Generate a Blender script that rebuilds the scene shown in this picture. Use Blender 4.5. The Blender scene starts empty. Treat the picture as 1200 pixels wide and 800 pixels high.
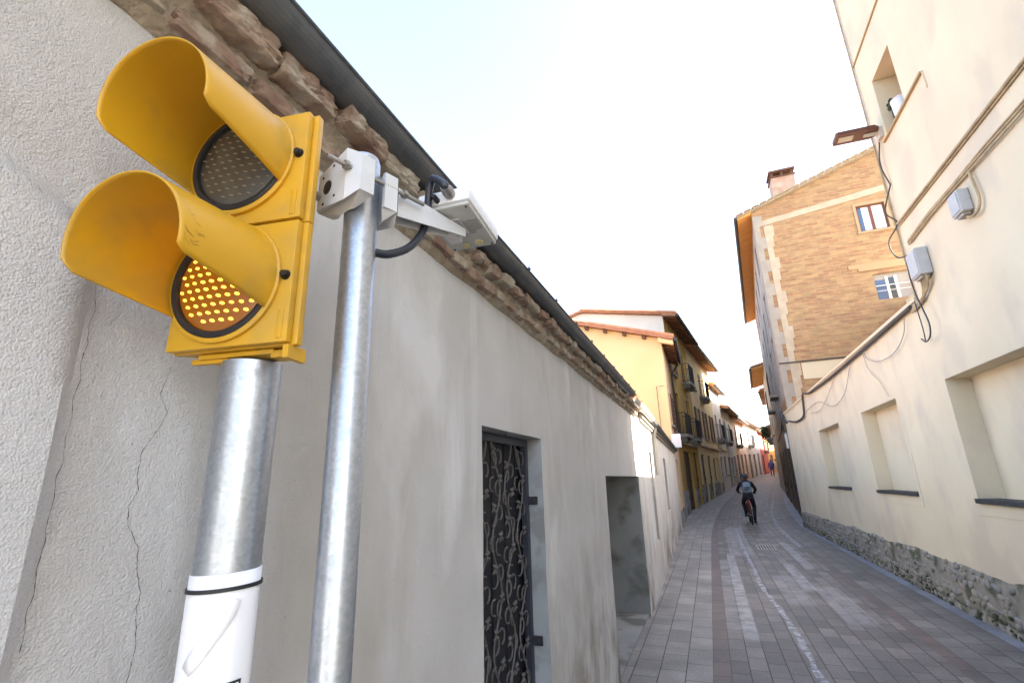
import bpy, bmesh, math, random
from mathutils import Vector, Matrix
from mathutils import noise as mnoise
from mathutils.geometry import tessellate_polygon
R = math.radians
rnd = random.Random(7)
sc = bpy.context.scene
COL = sc.collection

# ------------------------------------------------------------------ camera
cam_d = bpy.data.cameras.new('camera')
cam = bpy.data.objects.new('camera', cam_d)
COL.objects.link(cam)
cam_d.sensor_width = 36.0
cam_d.lens = 17.087
cam_d.clip_start = 0.02
cam_d.clip_end = 3000
cam.matrix_world = Matrix(((0.9312, 0.1261, 0.3421, 0), (0.3635, -0.2502, -0.8974, 0), (-0.0276, 0.9600, -0.2788, 1.65), (0, 0, 0, 1)))
VZ = Vector((545., -1560.)); VY = Vector((832., 559.)); C0 = Vector((600., 400.))
F = math.sqrt(-(VZ - C0).dot(VY - C0))
def cdir(p): return Vector((p[0] - 600, 400 - p[1], -F))
_u = cdir(VZ).normalized(); _y = cdir(VY).normalized(); _x = _y.cross(_u)
M3 = Matrix((_x, _y, _u))
cam.matrix_world = Matrix.Translation((0, 0, 1.65)) @ M3.to_4x4()
sc.camera = cam

# ------------------------------------------------------------------ world + sun
w = bpy.data.worlds.new('World'); sc.world = w; w.use_nodes = True
nt = w.node_tree; nt.nodes.clear()
SUN_TO = Vector((1.0, 0.10, 0.575)).normalized()
sky = nt.nodes.new('ShaderNodeTexSky'); sky.sky_type = 'NISHITA'; sky.sun_disc = False
sky.sun_elevation = math.asin(SUN_TO.z)
sky.sun_rotation = math.atan2(SUN_TO.x, SUN_TO.y)
sky.dust_density = 4.0; sky.air_density = 1.0; sky.ozone_density = 1.0; sky.altitude = 500
bgn = nt.nodes.new('ShaderNodeBackground'); bgn.inputs[1].default_value = 0.08
out = nt.nodes.new('ShaderNodeOutputWorld')
hs = nt.nodes.new('ShaderNodeHueSaturation'); hs.inputs['Saturation'].default_value = .84   # thin high haze washes out the blue
nt.links.new(sky.outputs[0], hs.inputs['Color']); nt.links.new(hs.outputs[0], bgn.inputs[0]); nt.links.new(bgn.outputs[0], out.inputs[0])
sd = bpy.data.lights.new('sun', 'SUN'); sd.energy = 4.6; sd.angle = R(0.5); sd.color = (1.0, 0.92, 0.79)
sun = bpy.data.objects.new('sun', sd); COL.objects.link(sun)
sun.rotation_euler = (-SUN_TO).to_track_quat('-Z', 'Y').to_euler()
sun.location = (20, 0, 30)
sc.view_settings.view_transform = 'Standard'; sc.view_settings.look = 'None'
sc.view_settings.gamma = 1.0; sc.view_settings.use_curve_mapping = False
sc.view_settings.exposure = 3.52
sc.cycles.max_bounces = 10; sc.cycles.diffuse_bounces = 6

# ------------------------------------------------------------------ materials
def mat(name, color=(.5, .5, .5), rough=.8, metal=0, var=None, vscale=3, vstretch=None, bump=None, bscale=60, bdist=.003,
        emit=None, estr=0, noise2=None, n2scale=.7, spec=.4, n2stretch=None, coat=0):
    m = bpy.data.materials.new(name); m.use_nodes = True
    n = m.node_tree; b = n.nodes['Principled BSDF']
    b.inputs['Base Color'].default_value = (*color, 1)
    b.inputs['Roughness'].default_value = rough
    b.inputs['Metallic'].default_value = metal
    b.inputs['Specular IOR Level'].default_value = spec
    if coat: b.inputs['Coat Weight'].default_value = coat; b.inputs['Coat Roughness'].default_value = .25
    tc = n.nodes.new('ShaderNodeTexCoord')
    def noise(scale, stretch, detail=5):
        mp = n.nodes.new('ShaderNodeMapping'); n.links.new(tc.outputs['Object'], mp.inputs[0])
        if stretch: mp.inputs['Scale'].default_value = stretch
        t = n.nodes.new('ShaderNodeTexNoise'); t.inputs['Scale'].default_value = scale; t.inputs['Detail'].default_value = detail
        n.links.new(mp.outputs[0], t.inputs['Vector']); return t
    cur = None
    if var:
        t = noise(vscale, vstretch)
        rp = n.nodes.new('ShaderNodeValToRGB'); rp.color_ramp.elements[0].position = .35; rp.color_ramp.elements[1].position = .68
        rp.color_ramp.elements[0].color = (*color, 1); rp.color_ramp.elements[1].color = (*var, 1)
        n.links.new(t.outputs[0], rp.inputs[0]); cur = rp.outputs[0]
    if noise2:
        t = noise(n2scale, n2stretch, 8)
        rp = n.nodes.new('ShaderNodeValToRGB'); rp.color_ramp.elements[0].position = .5; rp.color_ramp.elements[1].position = .62
        n.links.new(t.outputs[0], rp.inputs[0])
        mx = n.nodes.new('ShaderNodeMix'); mx.data_type = 'RGBA'
        n.links.new(rp.outputs[0], mx.inputs[0])
        if cur: n.links.new(cur, mx.inputs[6])
        else: mx.inputs[6].default_value = (*color, 1)
        mx.inputs[7].default_value = (*noise2, 1); cur = mx.outputs[2]
    if cur: n.links.new(cur, b.inputs['Base Color'])
    if bump:
        t = noise(bscale, None, 6)
        bp = n.nodes.new('ShaderNodeBump'); bp.inputs['Strength'].default_value = bump; bp.inputs['Distance'].default_value = bdist
        n.links.new(t.outputs[0], bp.inputs['Height']); n.links.new(bp.outputs[0], b.inputs['Normal'])
    if emit:
        b.inputs['Emission Color'].default_value = (*emit, 1); b.inputs['Emission Strength'].default_value = estr
    return m

M = {}
# rough lime render of the near house
def plaster_mat():
    m = mat('grey_render', (.30, .285, .27), .92)
    n = m.node_tree; b = n.nodes['Principled BSDF']
    tc = n.nodes.new('ShaderNodeTexCoord'); N = n.nodes; L = n.links
    def noise(scale, stretch=(1, 1, 1), detail=6, rough=.55, dist=0):
        mp = N.new('ShaderNodeMapping'); L.new(tc.outputs['Object'], mp.inputs[0]); mp.inputs['Scale'].default_value = stretch
        t = N.new('ShaderNodeTexNoise'); t.inputs['Scale'].default_value = scale; t.inputs['Detail'].default_value = detail
        t.inputs['Roughness'].default_value = rough; t.inputs['Distortion'].default_value = dist
        L.new(mp.outputs[0], t.inputs['Vector']); return t.outputs[0]
    def ramp(s, a, bb, ca=(0, 0, 0), cb=(1, 1, 1)):
        r = N.new('ShaderNodeValToRGB'); L.new(s, r.inputs[0]); e = r.color_ramp.elements
        e[0].position = a; e[1].position = bb; e[0].color = (*ca, 1); e[1].color = (*cb, 1); return r.outputs[0]
    def mix(f, a, c, mode='MIX'):
        x = N.new('ShaderNodeMix'); x.data_type = 'RGBA'; x.blend_type = mode
        if isinstance(f, float): x.inputs[0].default_value = f
        else: L.new(f, x.inputs[0])
        for s, i in ((a, 6), (c, 7)):
            if isinstance(s, tuple): x.inputs[i].default_value = (*s, 1)
            else: L.new(s, x.inputs[i])
        return x.outputs[2]
    base = ramp(noise(2.2, (1, 1, 1), 8, .6, .4), .3, .7, (.44, .43, .415), (.52, .51, .50))
    # run-off streaks below the cornice (own shape: vertical)
    streak = ramp(noise(2.4, (1, 1.3, .42), 8, .62, .3), .5, .74)
    base = mix(streak, base, (.38, .355, .32))
    pale = ramp(noise(1.4, (1, 1.6, .5), 6, .6, .6), .56, .7)
    base = mix(pale, base, (.60, .595, .59))
    # brownish damp patches low on the wall
    sep = N.new('ShaderNodeSeparateXYZ'); L.new(tc.outputs['Object'], sep.inputs[0])
    mr = N.new('ShaderNodeMapRange'); mr.inputs[1].default_value = 1.3; mr.inputs[2].default_value = 0.1; L.new(sep.outputs[2], mr.inputs[0])
    my = N.new('ShaderNodeMapRange'); my.inputs[1].default_value = 1.2; my.inputs[2].default_value = 3.2; L.new(sep.outputs[1], my.inputs[0])
    dm = ramp(noise(2.6, (1, 1.3, .8), 7, .6), .42, .62)
    mm = N.new('ShaderNodeMath'); mm.operation = 'MULTIPLY'; L.new(mr.outputs[0], mm.inputs[0]); L.new(my.outputs[0], mm.inputs[1])
    m2 = N.new('ShaderNodeMath'); m2.operation = 'MULTIPLY'; L.new(mm.outputs[0], m2.inputs[0]); L.new(dm, m2.inputs[1])
    base = mix(m2.outputs[0], base, (.17, .145, .11))
    # the thicker patch of render on the left is a paler mix
    pa = N.new('ShaderNodeMapRange'); pa.inputs[1].default_value = .452; pa.inputs[2].default_value = .436; L.new(sep.outputs[1], pa.inputs[0])
    pb = N.new('ShaderNodeMapRange'); pb.inputs[1].default_value = 2.12; pb.inputs[2].default_value = 2.06; L.new(sep.outputs[2], pb.inputs[0])
    pc = N.new('ShaderNodeMath'); pc.operation = 'MULTIPLY'; L.new(pa.outputs[0], pc.inputs[0]); L.new(pb.outputs[0], pc.inputs[1])
    pd = N.new('ShaderNodeMath'); pd.operation = 'MULTIPLY'; L.new(pc.outputs[0], pd.inputs[0]); pd.inputs[1].default_value = .4
    base = mix(pd.outputs[0], base, (.58, .58, .58))
    # pock marks
    pk = ramp(noise(95, detail=3), .69, .78)
    base = mix(pk, base, (.24, .225, .21))
    L.new(base, b.inputs['Base Color'])
    # coarse render near the viewer, smoother trowelled render past y = 1.1
    g = N.new('ShaderNodeMapRange'); g.inputs[1].default_value = .78; g.inputs[2].default_value = 1.0
    g.inputs[3].default_value = 1.0; g.inputs[4].default_value = .32; L.new(sep.outputs[1], g.inputs[0])
    vg = N.new('ShaderNodeTexVoronoi'); vg.inputs['Scale'].default_value = 290; vg.inputs['Randomness'].default_value = 1
    L.new(tc.outputs['Object'], vg.inputs['Vector'])
    iv = N.new('ShaderNodeMath'); iv.operation = 'MULTIPLY_ADD'; L.new(vg.outputs['Distance'], iv.inputs[0]); iv.inputs[1].default_value = -.55; L.new(noise(80, detail=3, rough=.6), iv.inputs[2])
    h1 = iv.outputs[0]; h2 = noise(45, (1, 1.4, 1), 8, .75)
    ad = N.new('ShaderNodeMath'); ad.operation = 'MULTIPLY_ADD'; L.new(h2, ad.inputs[0]); ad.inputs[1].default_value = .6; L.new(h1, ad.inputs[2])
    bp = N.new('ShaderNodeBump'); bp.inputs['Distance'].default_value = .0026; L.new(g.outputs[0], bp.inputs['Strength'])
    L.new(ad.outputs[0], bp.inputs['Height']); L.new(bp.outputs[0], b.inputs['Normal'])
    return m
M['render'] = plaster_mat()
M['cream'] = mat('cream_paint_render', (.61, .52, .375), .85, var=(.65, .57, .42), vscale=1.3, noise2=(.555, .48, .365), n2scale=1.6, n2stretch=(1, 1, .6), bump=.35, bscale=90, bdist=.003)
M['cream_trim'] = mat('cream_trim', (.60, .51, .36), .8, bump=.2)
M['cream_dark'] = mat('ochre_trim', (.36, .27, .15), .8)
M['slate'] = mat('slate_sill', (.028, .029, .03), .85, var=(.05, .05, .05), vscale=20, bump=.4)
M['zinc'] = mat('zinc_gutter', (.080, .085, .092), .5, .3, var=(.10, .106, .114), vscale=40, noise2=(.12, .12, .118), n2scale=6, bump=.15, bscale=80, bdist=.001)
M['zinc_pale_or_lit'] = mat('pale_or_sunlit_zinc', (.5, .47, .42), .5, .2)  # pale metal; on the annex gutter it paints in the sunlight
M['brickstone'] = mat('old_brick_stone', (.19, .115, .085), .95, var=(.33, .25, .185), vscale=9, noise2=(.36, .31, .25), n2scale=14, bump=1, bscale=45, bdist=.007)
M['stone_pale'] = mat('pale_stone', (.30, .25, .19), .95, var=(.38, .34, .28), vscale=12, bump=1, bscale=50, bdist=.006)
M['mortar'] = mat('crumbling_mortar', (.26, .21, .155), .95, var=(.42, .36, .28), vscale=18, bump=1, bscale=60, bdist=.01)
M['yellow'] = mat('yellow_enamel', (.60, .325, .012), .42, var=(.59, .32, .013), vscale=6, noise2=(.50, .29, .03), n2scale=9, bump=.06, bscale=260, bdist=.0008, spec=.5)
M['scuff'] = mat('dark_scuff', (.22, .12, .02), .7)
M['rubber'] = mat('black_rubber', (.02, .02, .022), .5)
M['screw'] = mat('dark_screw', (.04, .035, .03), .5, .6)
M['lens_off'] = mat('smoked_lens', (.055, .052, .042), .25, var=(.085, .078, .062), vscale=30, spec=.6)
M['led_off'] = mat('unlit_lenslet', (.22, .19, .135), .3)
M['lens_on'] = mat('amber_lens', (.16, .055, .005), .22, emit=(1, .30, .01), estr=.016, spec=.6)
M['led_on'] = mat('lit_amber_lenslet', (1, .6, .1), .4, emit=(1, .47, .04), estr=.36)
def galv():
    m = mat('galvanised_steel', (.46, .48, .51), .3, .9)
    n = m.node_tree; b = n.nodes['Principled BSDF']; N = n.nodes; L = n.links
    tc = N.new('ShaderNodeTexCoord')
    v = N.new('ShaderNodeTexVoronoi'); v.inputs['Scale'].default_value = 170; L.new(tc.outputs['Object'], v.inputs['Vector'])
    t = N.new('ShaderNodeTexNoise'); t.inputs['Scale'].default_value = 26; t.inputs['Detail'].default_value = 8; L.new(tc.outputs['Object'], t.inputs['Vector'])
    mp = N.new('ShaderNodeMapping'); mp.inputs['Scale'].default_value = (1, 1, .12); L.new(tc.outputs['Object'], mp.inputs[0])
    t2 = N.new('ShaderNodeTexNoise'); t2.inputs['Scale'].default_value = 120; L.new(mp.outputs[0], t2.inputs['Vector'])
    r = N.new('ShaderNodeMapRange'); r.inputs[1].default_value = .3; r.inputs[2].default_value = .75; r.inputs[3].default_value = .32; r.inputs[4].default_value = .46
    L.new(t.outputs[0], r.inputs[0]); L.new(r.outputs[0], b.inputs['Roughness'])
    cr = N.new('ShaderNodeValToRGB'); cr.color_ramp.elements[0].color = (.38, .41, .45, 1); cr.color_ramp.elements[1].color = (.50, .53, .58, 1)
    L.new(v.outputs['Color'], cr.inputs[0])
    cr2 = N.new('ShaderNodeValToRGB'); cr2.color_ramp.elements[0].position = .66; cr2.color_ramp.elements[1].position = .80
    L.new(t.outputs[0], cr2.inputs[0])
    mx = N.new('ShaderNodeMix'); mx.data_type = 'RGBA'; L.new(cr2.outputs[0], mx.inputs[0]); L.new(cr.outputs[0], mx.inputs[6]); mx.inputs[7].default_value = (.30, .31, .34, 1)
    L.new(mx.outputs[2], b.inputs['Base Color'])
    bp = N.new('ShaderNodeBump'); bp.inputs['Strength'].default_value = .12; bp.inputs['Distance'].default_value = .001
    ad = N.new('ShaderNodeMath'); L.new(t2.outputs[0], ad.inputs[0]); L.new(t.outputs[0], ad.inputs[1])
    L.new(ad.outputs[0], bp.inputs['Height']); L.new(bp.outputs[0], b.inputs['Normal'])
    return m
M['galv'] = galv()
M['cast'] = mat('white_cast_alloy', (.62, .63, .64), .55, .1, var=(.54, .55, .56), vscale=20, bump=.1, bscale=200, bdist=.001)
M['devgrey'] = mat('light_grey_housing', (.46, .46, .44), .5, bump=.05, bscale=200)
M['devwhite'] = mat('white_housing', (.78, .80, .82), .4)
M['grille'] = mat('grille_dark', (.22, .22, .21), .6)
M['plug'] = mat('pale_yellow_plug', (.55, .50, .28), .5)
M['steel'] = mat('threaded_steel', (.35, .33, .31), .4, .8)
M['cable'] = mat('black_conduit', (.018, .022, .035), .38, spec=.6)
M['cable2'] = mat('dusty_black_cable', (.07, .06, .055), .7)
M['greycable'] = mat('grey_cable', (.33, .30, .27), .7)
M['beigecable'] = mat('painted_cable', (.42, .33, .20), .7, var=(.28, .21, .13), vscale=8)
M['paper'] = mat('white_paper', (.86, .86, .88), .6, bump=.05, bscale=30, bdist=.001)
M['ink'] = mat('black_ink', (.015, .025, .03), .5)
M['iron'] = mat('wrought_iron', (.085, .080, .080), .6, .2, var=(.15, .135, .125), vscale=60, bump=.4, bscale=150, bdist=.001)
M['gateback'] = mat('dark_gate_panel', (.010, .011, .015), .6, var=(.022, .023, .028), vscale=7)
M['gateframe'] = mat('gate_frame_metal', (.05, .052, .07), .5, .3)
M['crack'] = mat('crack_shadow', (.04, .035, .03), 1)
M['concrete'] = mat('smooth_cement', (.24, .24, .23), .9, var=(.31, .31, .30), vscale=2, noise2=(.14, .135, .12), n2scale=2.4, bump=.2)
M['tile'] = mat('clay_roof_tile', (.36, .17, .10), .9, var=(.45, .25, .15), vscale=5, bump=.5, bscale=15, bdist=.02)
M['yellowwall'] = mat('pale_yellow_render', (.60, .475, .25), .9, var=(.64, .52, .29), vscale=.7, bump=.15, bscale=20)
M['peach'] = mat('peach_render', (.60, .42, .26), .9, var=(.66, .47, .3), vscale=1)
M['olive'] = mat('ochre_yellow_render', (.42, .27, .065), .9, var=(.48, .32, .085), vscale=.9, noise2=(.34, .22, .07), n2scale=1.5, n2stretch=(1, 1, .3))
M['paleyellow'] = mat('cream_yellow_render', (.66, .54, .30), .9, var=(.60, .47, .24), vscale=.8)
M['whitewall'] = mat('off_white_render', (.68, .64, .56), .9, var=(.6, .56, .49), vscale=.8)
M['greywall'] = mat('grey_stucco', (.40, .39, .37), .9, var=(.48, .46, .43), vscale=.9)
M['pinkwall'] = mat('dusty_pink_render', (.58, .45, .36), .9, var=(.52, .42, .35), vscale=.8)
M['redwall'] = mat('brick_red_render', (.34, .07, .055), .9, var=(.40, .10, .07), vscale=.8)
M['ochrewall'] = mat('deep_ochre_render', (.50, .28, .08), .9)
M['facade_r'] = mat('weathered_beige_render', (.42, .35, .29), .9, var=(.34, .29, .25), vscale=.8, noise2=(.28, .24, .21), n2scale=1.6, n2stretch=(1, 1, .25))
M['brownbase'] = mat('brown_render_base', (.33, .19, .09), .9, var=(.26, .15, .08), vscale=1.2)
M['glass'] = mat('window_glass', (.03, .04, .05), .08, spec=.8)
M['blind'] = mat('white_curtain', (.72, .74, .8), .8)
M['bluepane'] = mat('blue_reflecting_pane', (.05, .09, .19), .15, spec=.8)
M['woodwin'] = mat('brown_window_wood', (.14, .05, .03), .6)
M['wood'] = mat('dark_rafter_wood', (.085, .038, .022), .75, var=(.13, .06, .035), vscale=8)
M['doorwood'] = mat('dark_door_wood', (.055, .04, .03), .6, var=(.085, .06, .045), vscale=6)
M['shutter'] = mat('brown_shutter', (.13, .06, .035), .7)
M['fascia'] = mat('orange_terracotta_edge', (.33, .15, .085), .8, var=(.40, .20, .12), vscale=4)
M['soffit'] = mat('orange_soffit_board', (.70, .36, .10), .7, var=(.62, .30, .08), vscale=3)
M['fascia_tan'] = mat('tan_surround', (.36, .26, .16), .9)
M['underboard'] = mat('brown_eave_board', (.24, .12, .065), .8, var=(.32, .17, .09), vscale=4)
M['darkmetal'] = mat('dark_metal', (.045, .045, .05), .5, .3)
M['sash'] = mat('white_sash', (.7, .7, .68), .5)
M['lampbrown'] = mat('brown_lamp_metal', (.12, .05, .035), .5, .2)
M['lampglass'] = mat('frosted_lamp_glass', (.42, .38, .32), .3)
M['meterbox'] = mat('grey_meter_plastic', (.40, .41, .42), .6, var=(.46, .46, .46), vscale=10, bump=.1)
M['flowerpot'] = mat('white_enamel_pot', (.66, .70, .78), .35)
M['leafdark'] = mat('dark_leaf', (.03, .05, .02), .7)
M['leaf'] = mat('balcony_green_leaf', (.06, .085, .03), .7)
M['moss'] = mat('damp_moss', (.035, .042, .018), .95, var=(.06, .065, .028), vscale=20)
M['mortar_plinth'] = mat('grey_rubble_mortar', (.24, .22, .185), .95, var=(.30, .275, .235), vscale=7, noise2=(.10, .105, .07), n2scale=3, bump=1, bscale=40, bdist=.01)
M['rubbles'] = [mat('rubble_stone', c, .9, var=v, vscale=10, bump=.5, bscale=60, bdist=.004) for c, v in (((.25, .235, .205), (.31, .285, .25)), ((.20, .19, .175), (.26, .245, .22)), ((.31, .275, .22), (.26, .23, .18)), ((.13, .125, .095), (.19, .18, .13)))]
M['blackcloth'] = mat('black_clothing', (.012, .013, .017), .8)
M['pack'] = mat('grey_pack', (.13, .17, .21), .6)
M['helmet'] = mat('dark_helmet', (.02, .022, .025), .35)
M['skin'] = mat('skin', (.5, .3, .22), .6)
M['white'] = mat('white_glove', (.8, .8, .8), .6)
M['tyre'] = mat('tyre', (.015, .015, .015), .7)
M['redframe'] = mat('red_bike_paint', (.25, .03, .02), .35)
M['bluecloth'] = mat('blue_jacket', (.05, .06, .25), .8)
M['beigecloth'] = mat('beige_coat', (.5, .4, .28), .8)

def brick_mat(name, c1, c2, mortar, scale, bw, rh, msize, axis):
    m = mat(name, c1, .9); n = m.node_tree; N = n.nodes; L = n.links; b = N['Principled BSDF']
    tc = N.new('ShaderNodeTexCoord'); sp = N.new('ShaderNodeSeparateXYZ'); cb = N.new('ShaderNodeCombineXYZ')
    L.new(tc.outputs['Object'], sp.inputs[0]); L.new(sp.outputs[axis], cb.inputs[0]); L.new(sp.outputs[2], cb.inputs[1])
    br = N.new('ShaderNodeTexBrick'); L.new(cb.outputs[0], br.inputs[0]); br.inputs['Scale'].default_value = scale
    br.inputs['Brick Width'].default_value = bw; br.inputs['Row Height'].default_value = rh; br.inputs['Mortar Size'].default_value = msize
    br.inputs['Color1'].default_value = (*c1, 1); br.inputs['Color2'].default_value = (*c2, 1); br.inputs['Mortar'].default_value = (*mortar, 1)
    br.inputs['Bias'].default_value = -.25
    mp = N.new('ShaderNodeMapping'); mp.inputs['Scale'].default_value = (1.6, 1.6, 5); L.new(tc.outputs['Object'], mp.inputs[0])
    t = N.new('ShaderNodeTexNoise'); t.inputs['Scale'].default_value = 1.6; t.inputs['Detail'].default_value = 6; L.new(mp.outputs[0], t.inputs['Vector'])
    rp = N.new('ShaderNodeValToRGB'); rp.color_ramp.elements[0].position = .4; rp.color_ramp.elements[1].position = .65
    rp.color_ramp.elements[0].color = (.86, .86, .86, 1); rp.color_ramp.elements[1].color = (1.12, 1.1, 1.05, 1); L.new(t.outputs[0], rp.inputs[0])
    mx = N.new('ShaderNodeMix'); mx.data_type = 'RGBA'; mx.blend_type = 'MULTIPLY'; mx.inputs[0].default_value = 1
    L.new(br.outputs[0], mx.inputs[6]); L.new(rp.outputs[0], mx.inputs[7]); L.new(mx.outputs[2], b.inputs['Base Color'])
    bp = N.new('ShaderNodeBump'); bp.inputs['Strength'].default_value = .5; bp.inputs['Distance'].default_value = .01; bp.invert = True
    L.new(br.outputs[1], bp.inputs['Height']); L.new(bp.outputs[0], b.inputs['Normal'])
    return m
M['brick'] = brick_mat('mottled_orange_brick', (.37, .238, .122), (.285, .142, .078), (.34, .25, .155), 1, .36, .115, .010, 0)

def paving_mat(name, c1, c2, mortar, bw, rh, off, u0, stains=False, dust=.0):
    """slabs laid in rows along the street; UV = (metres along, metres across)"""
    m = mat(name, c1, .55); n = m.node_tree; N = n.nodes; L = n.links; b = N['Principled BSDF']
    uv = N.new('ShaderNodeUVMap'); mp = N.new('ShaderNodeMapping'); L.new(uv.outputs[0], mp.inputs[0]); mp.inputs['Location'].default_value = (0.07, -u0, 0)
    br = N.new('ShaderNodeTexBrick'); L.new(mp.outputs[0], br.inputs[0]); br.inputs['Scale'].default_value = 1
    br.inputs['Brick Width'].default_value = bw; br.inputs['Row Height'].default_value = rh; br.inputs['Mortar Size'].default_value = .0045
    br.inputs['Mortar Smooth'].default_value = .3
    br.offset = off; br.inputs['Color1'].default_value = (*c1, 1); br.inputs['Color2'].default_value = (*c2, 1); br.inputs['Mortar'].default_value = (*mortar, 1)
    t = N.new('ShaderNodeTexNoise'); t.inputs['Scale'].default_value = 2.1; t.inputs['Detail'].default_value = 8; L.new(uv.outputs[0], t.inputs['Vector'])
    t2 = N.new('ShaderNodeTexNoise'); t2.inputs['Scale'].default_value = 45; t2.inputs['Detail'].default_value = 6; L.new(uv.outputs[0], t2.inputs['Vector'])
    rp = N.new('ShaderNodeValToRGB'); rp.color_ramp.elements[0].position = .35; rp.color_ramp.elements[1].position = .7
    rp.color_ramp.elements[0].color = (.72, .72, .72, 1); rp.color_ramp.elements[1].color = (1.28, 1.26, 1.24, 1); L.new(t.outputs[0], rp.inputs[0])
    mx = N.new('ShaderNodeMix'); mx.data_type = 'RGBA'; mx.blend_type = 'MULTIPLY'; mx.inputs[0].default_value = 1
    L.new(br.outputs[0], mx.inputs[6]); L.new(rp.outputs[0], mx.inputs[7]); cur = mx.outputs[2]
    rp2 = N.new('ShaderNodeValToRGB'); rp2.color_ramp.elements[0].position = .3; rp2.color_ramp.elements[1].position = .75
    rp2.color_ramp.elements[0].color = (.8, .8, .8, 1); rp2.color_ramp.elements[1].color = (1.15, 1.15, 1.15, 1); L.new(t2.outputs[0], rp2.inputs[0])
    mx = N.new('ShaderNodeMix'); mx.data_type = 'RGBA'; mx.blend_type = 'MULTIPLY'; mx.inputs[0].default_value = 1
    L.new(cur, mx.inputs[6]); L.new(rp2.outputs[0], mx.inputs[7]); cur = mx.outputs[2]
    if stains:
        sp = N.new('ShaderNodeSeparateXYZ'); L.new(uv.outputs[0], sp.inputs[0])
        def band(src, a, bb, soft):
            r1 = N.new('ShaderNodeMapRange'); r1.inputs[1].default_value = a - soft; r1.inputs[2].default_value = a + soft; L.new(src, r1.inputs[0])
            r2 = N.new('ShaderNodeMapRange'); r2.inputs[1].default_value = bb + soft; r2.inputs[2].default_value = bb - soft; L.new(src, r2.inputs[0])
            mm = N.new('ShaderNodeMath'); mm.operation = 'MULTIPLY'; L.new(r1.outputs[0], mm.inputs[0]); L.new(r2.outputs[0], mm.inputs[1]); return mm.outputs[0]
        def mul(a, c):
            mm = N.new('ShaderNodeMath'); mm.operation = 'MULTIPLY'
            for s, i in ((a, 0), (c, 1)):
                if isinstance(s, float): mm.inputs[i].default_value = s
                else: L.new(s, mm.inputs[i])
            return mm.outputs[0]
        t3 = N.new('ShaderNodeTexNoise'); t3.inputs['Scale'].default_value = 6; t3.inputs['Detail'].default_value = 8; L.new(uv.outputs[0], t3.inputs['Vector'])
        r3 = N.new('ShaderNodeMapRange'); r3.inputs[1].default_value = .2; r3.inputs[2].default_value = .62; L.new(t3.outputs[0], r3.inputs[0])
        for (ya, yb, ua, ub, k) in ((6.3, 12.6, .12, .28, .5), (6.6, 11.8, -.04, .12, .22), (9.0, 11.5, 1.1, 1.27, .45), (11, 15, 1.42, 1.58, .4), (7.2, 9.3, 1.26, 1.58, .28), (12.5, 19, .2, .7, .25), (8, 10.2, .76, 1.1, .22)):
            f = mul(mul(band(sp.outputs[0], ya, yb, .12), band(sp.outputs[1], ua, ub, .008)), mul(r3.outputs[0], k))
            mx = N.new('ShaderNodeMix'); mx.data_type = 'RGBA'; L.new(f, mx.inputs[0]); L.new(cur, mx.inputs[6]); mx.inputs[7].default_value = (.50, .49, .50, 1); cur = mx.outputs[2]
    L.new(cur, b.inputs['Base Color'])
    mr = N.new('ShaderNodeMapRange'); mr.inputs[3].default_value = .42; mr.inputs[4].default_value = .8; L.new(t.outputs[0], mr.inputs[0]); L.new(mr.outputs[0], b.inputs['Roughness'])
    bp = N.new('ShaderNodeBump'); bp.inputs['Strength'].default_value = .6; bp.inputs['Distance'].default_value = .006; bp.invert = True
    bp2 = N.new('ShaderNodeBump'); bp2.inputs['Strength'].default_value = .3; bp2.inputs['Distance'].default_value = .003
    L.new(br.outputs[1], bp.inputs['Height']); L.new(t2.outputs[0], bp2.inputs['Height']); L.new(bp.outputs[0], bp2.inputs['Normal']); L.new(bp2.outputs[0], b.inputs['Normal'])
    return m
M['walk'] = paving_mat('pale_grey_slabs', (.29, .27, .25), (.22, .205, .192), (.04, .038, .035), .42, .2255, .5, -.186)
M['redrow'] = paving_mat('reddish_slabs', (.165, .125, .11), (.135, .11, .10), (.03, .03, .03), .36, .30, .5, -.20)
M['road'] = paving_mat('grey_roadway_slabs', (.205, .178, .162), (.115, .102, .094), (.022, .021, .02), .34, .158, .37, -.04, True)
M['redrow2'] = paving_mat('reddish_slabs_right', (.16, .115, .10), (.115, .095, .09), (.03, .03, .03), .36, .30, .5, 1.70)
M['road2'] = paving_mat('grey_slabs_right', (.19, .17, .155), (.13, .118, .11), (.022, .021, .02), .34, .205, .5, 1.925)
M['kerb'] = paving_mat('pale_blue_kerb_stone', (.25, .26, .29), (.21, .22, .25), (.08, .08, .08), .9, .6, .5, 2.40)

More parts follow.
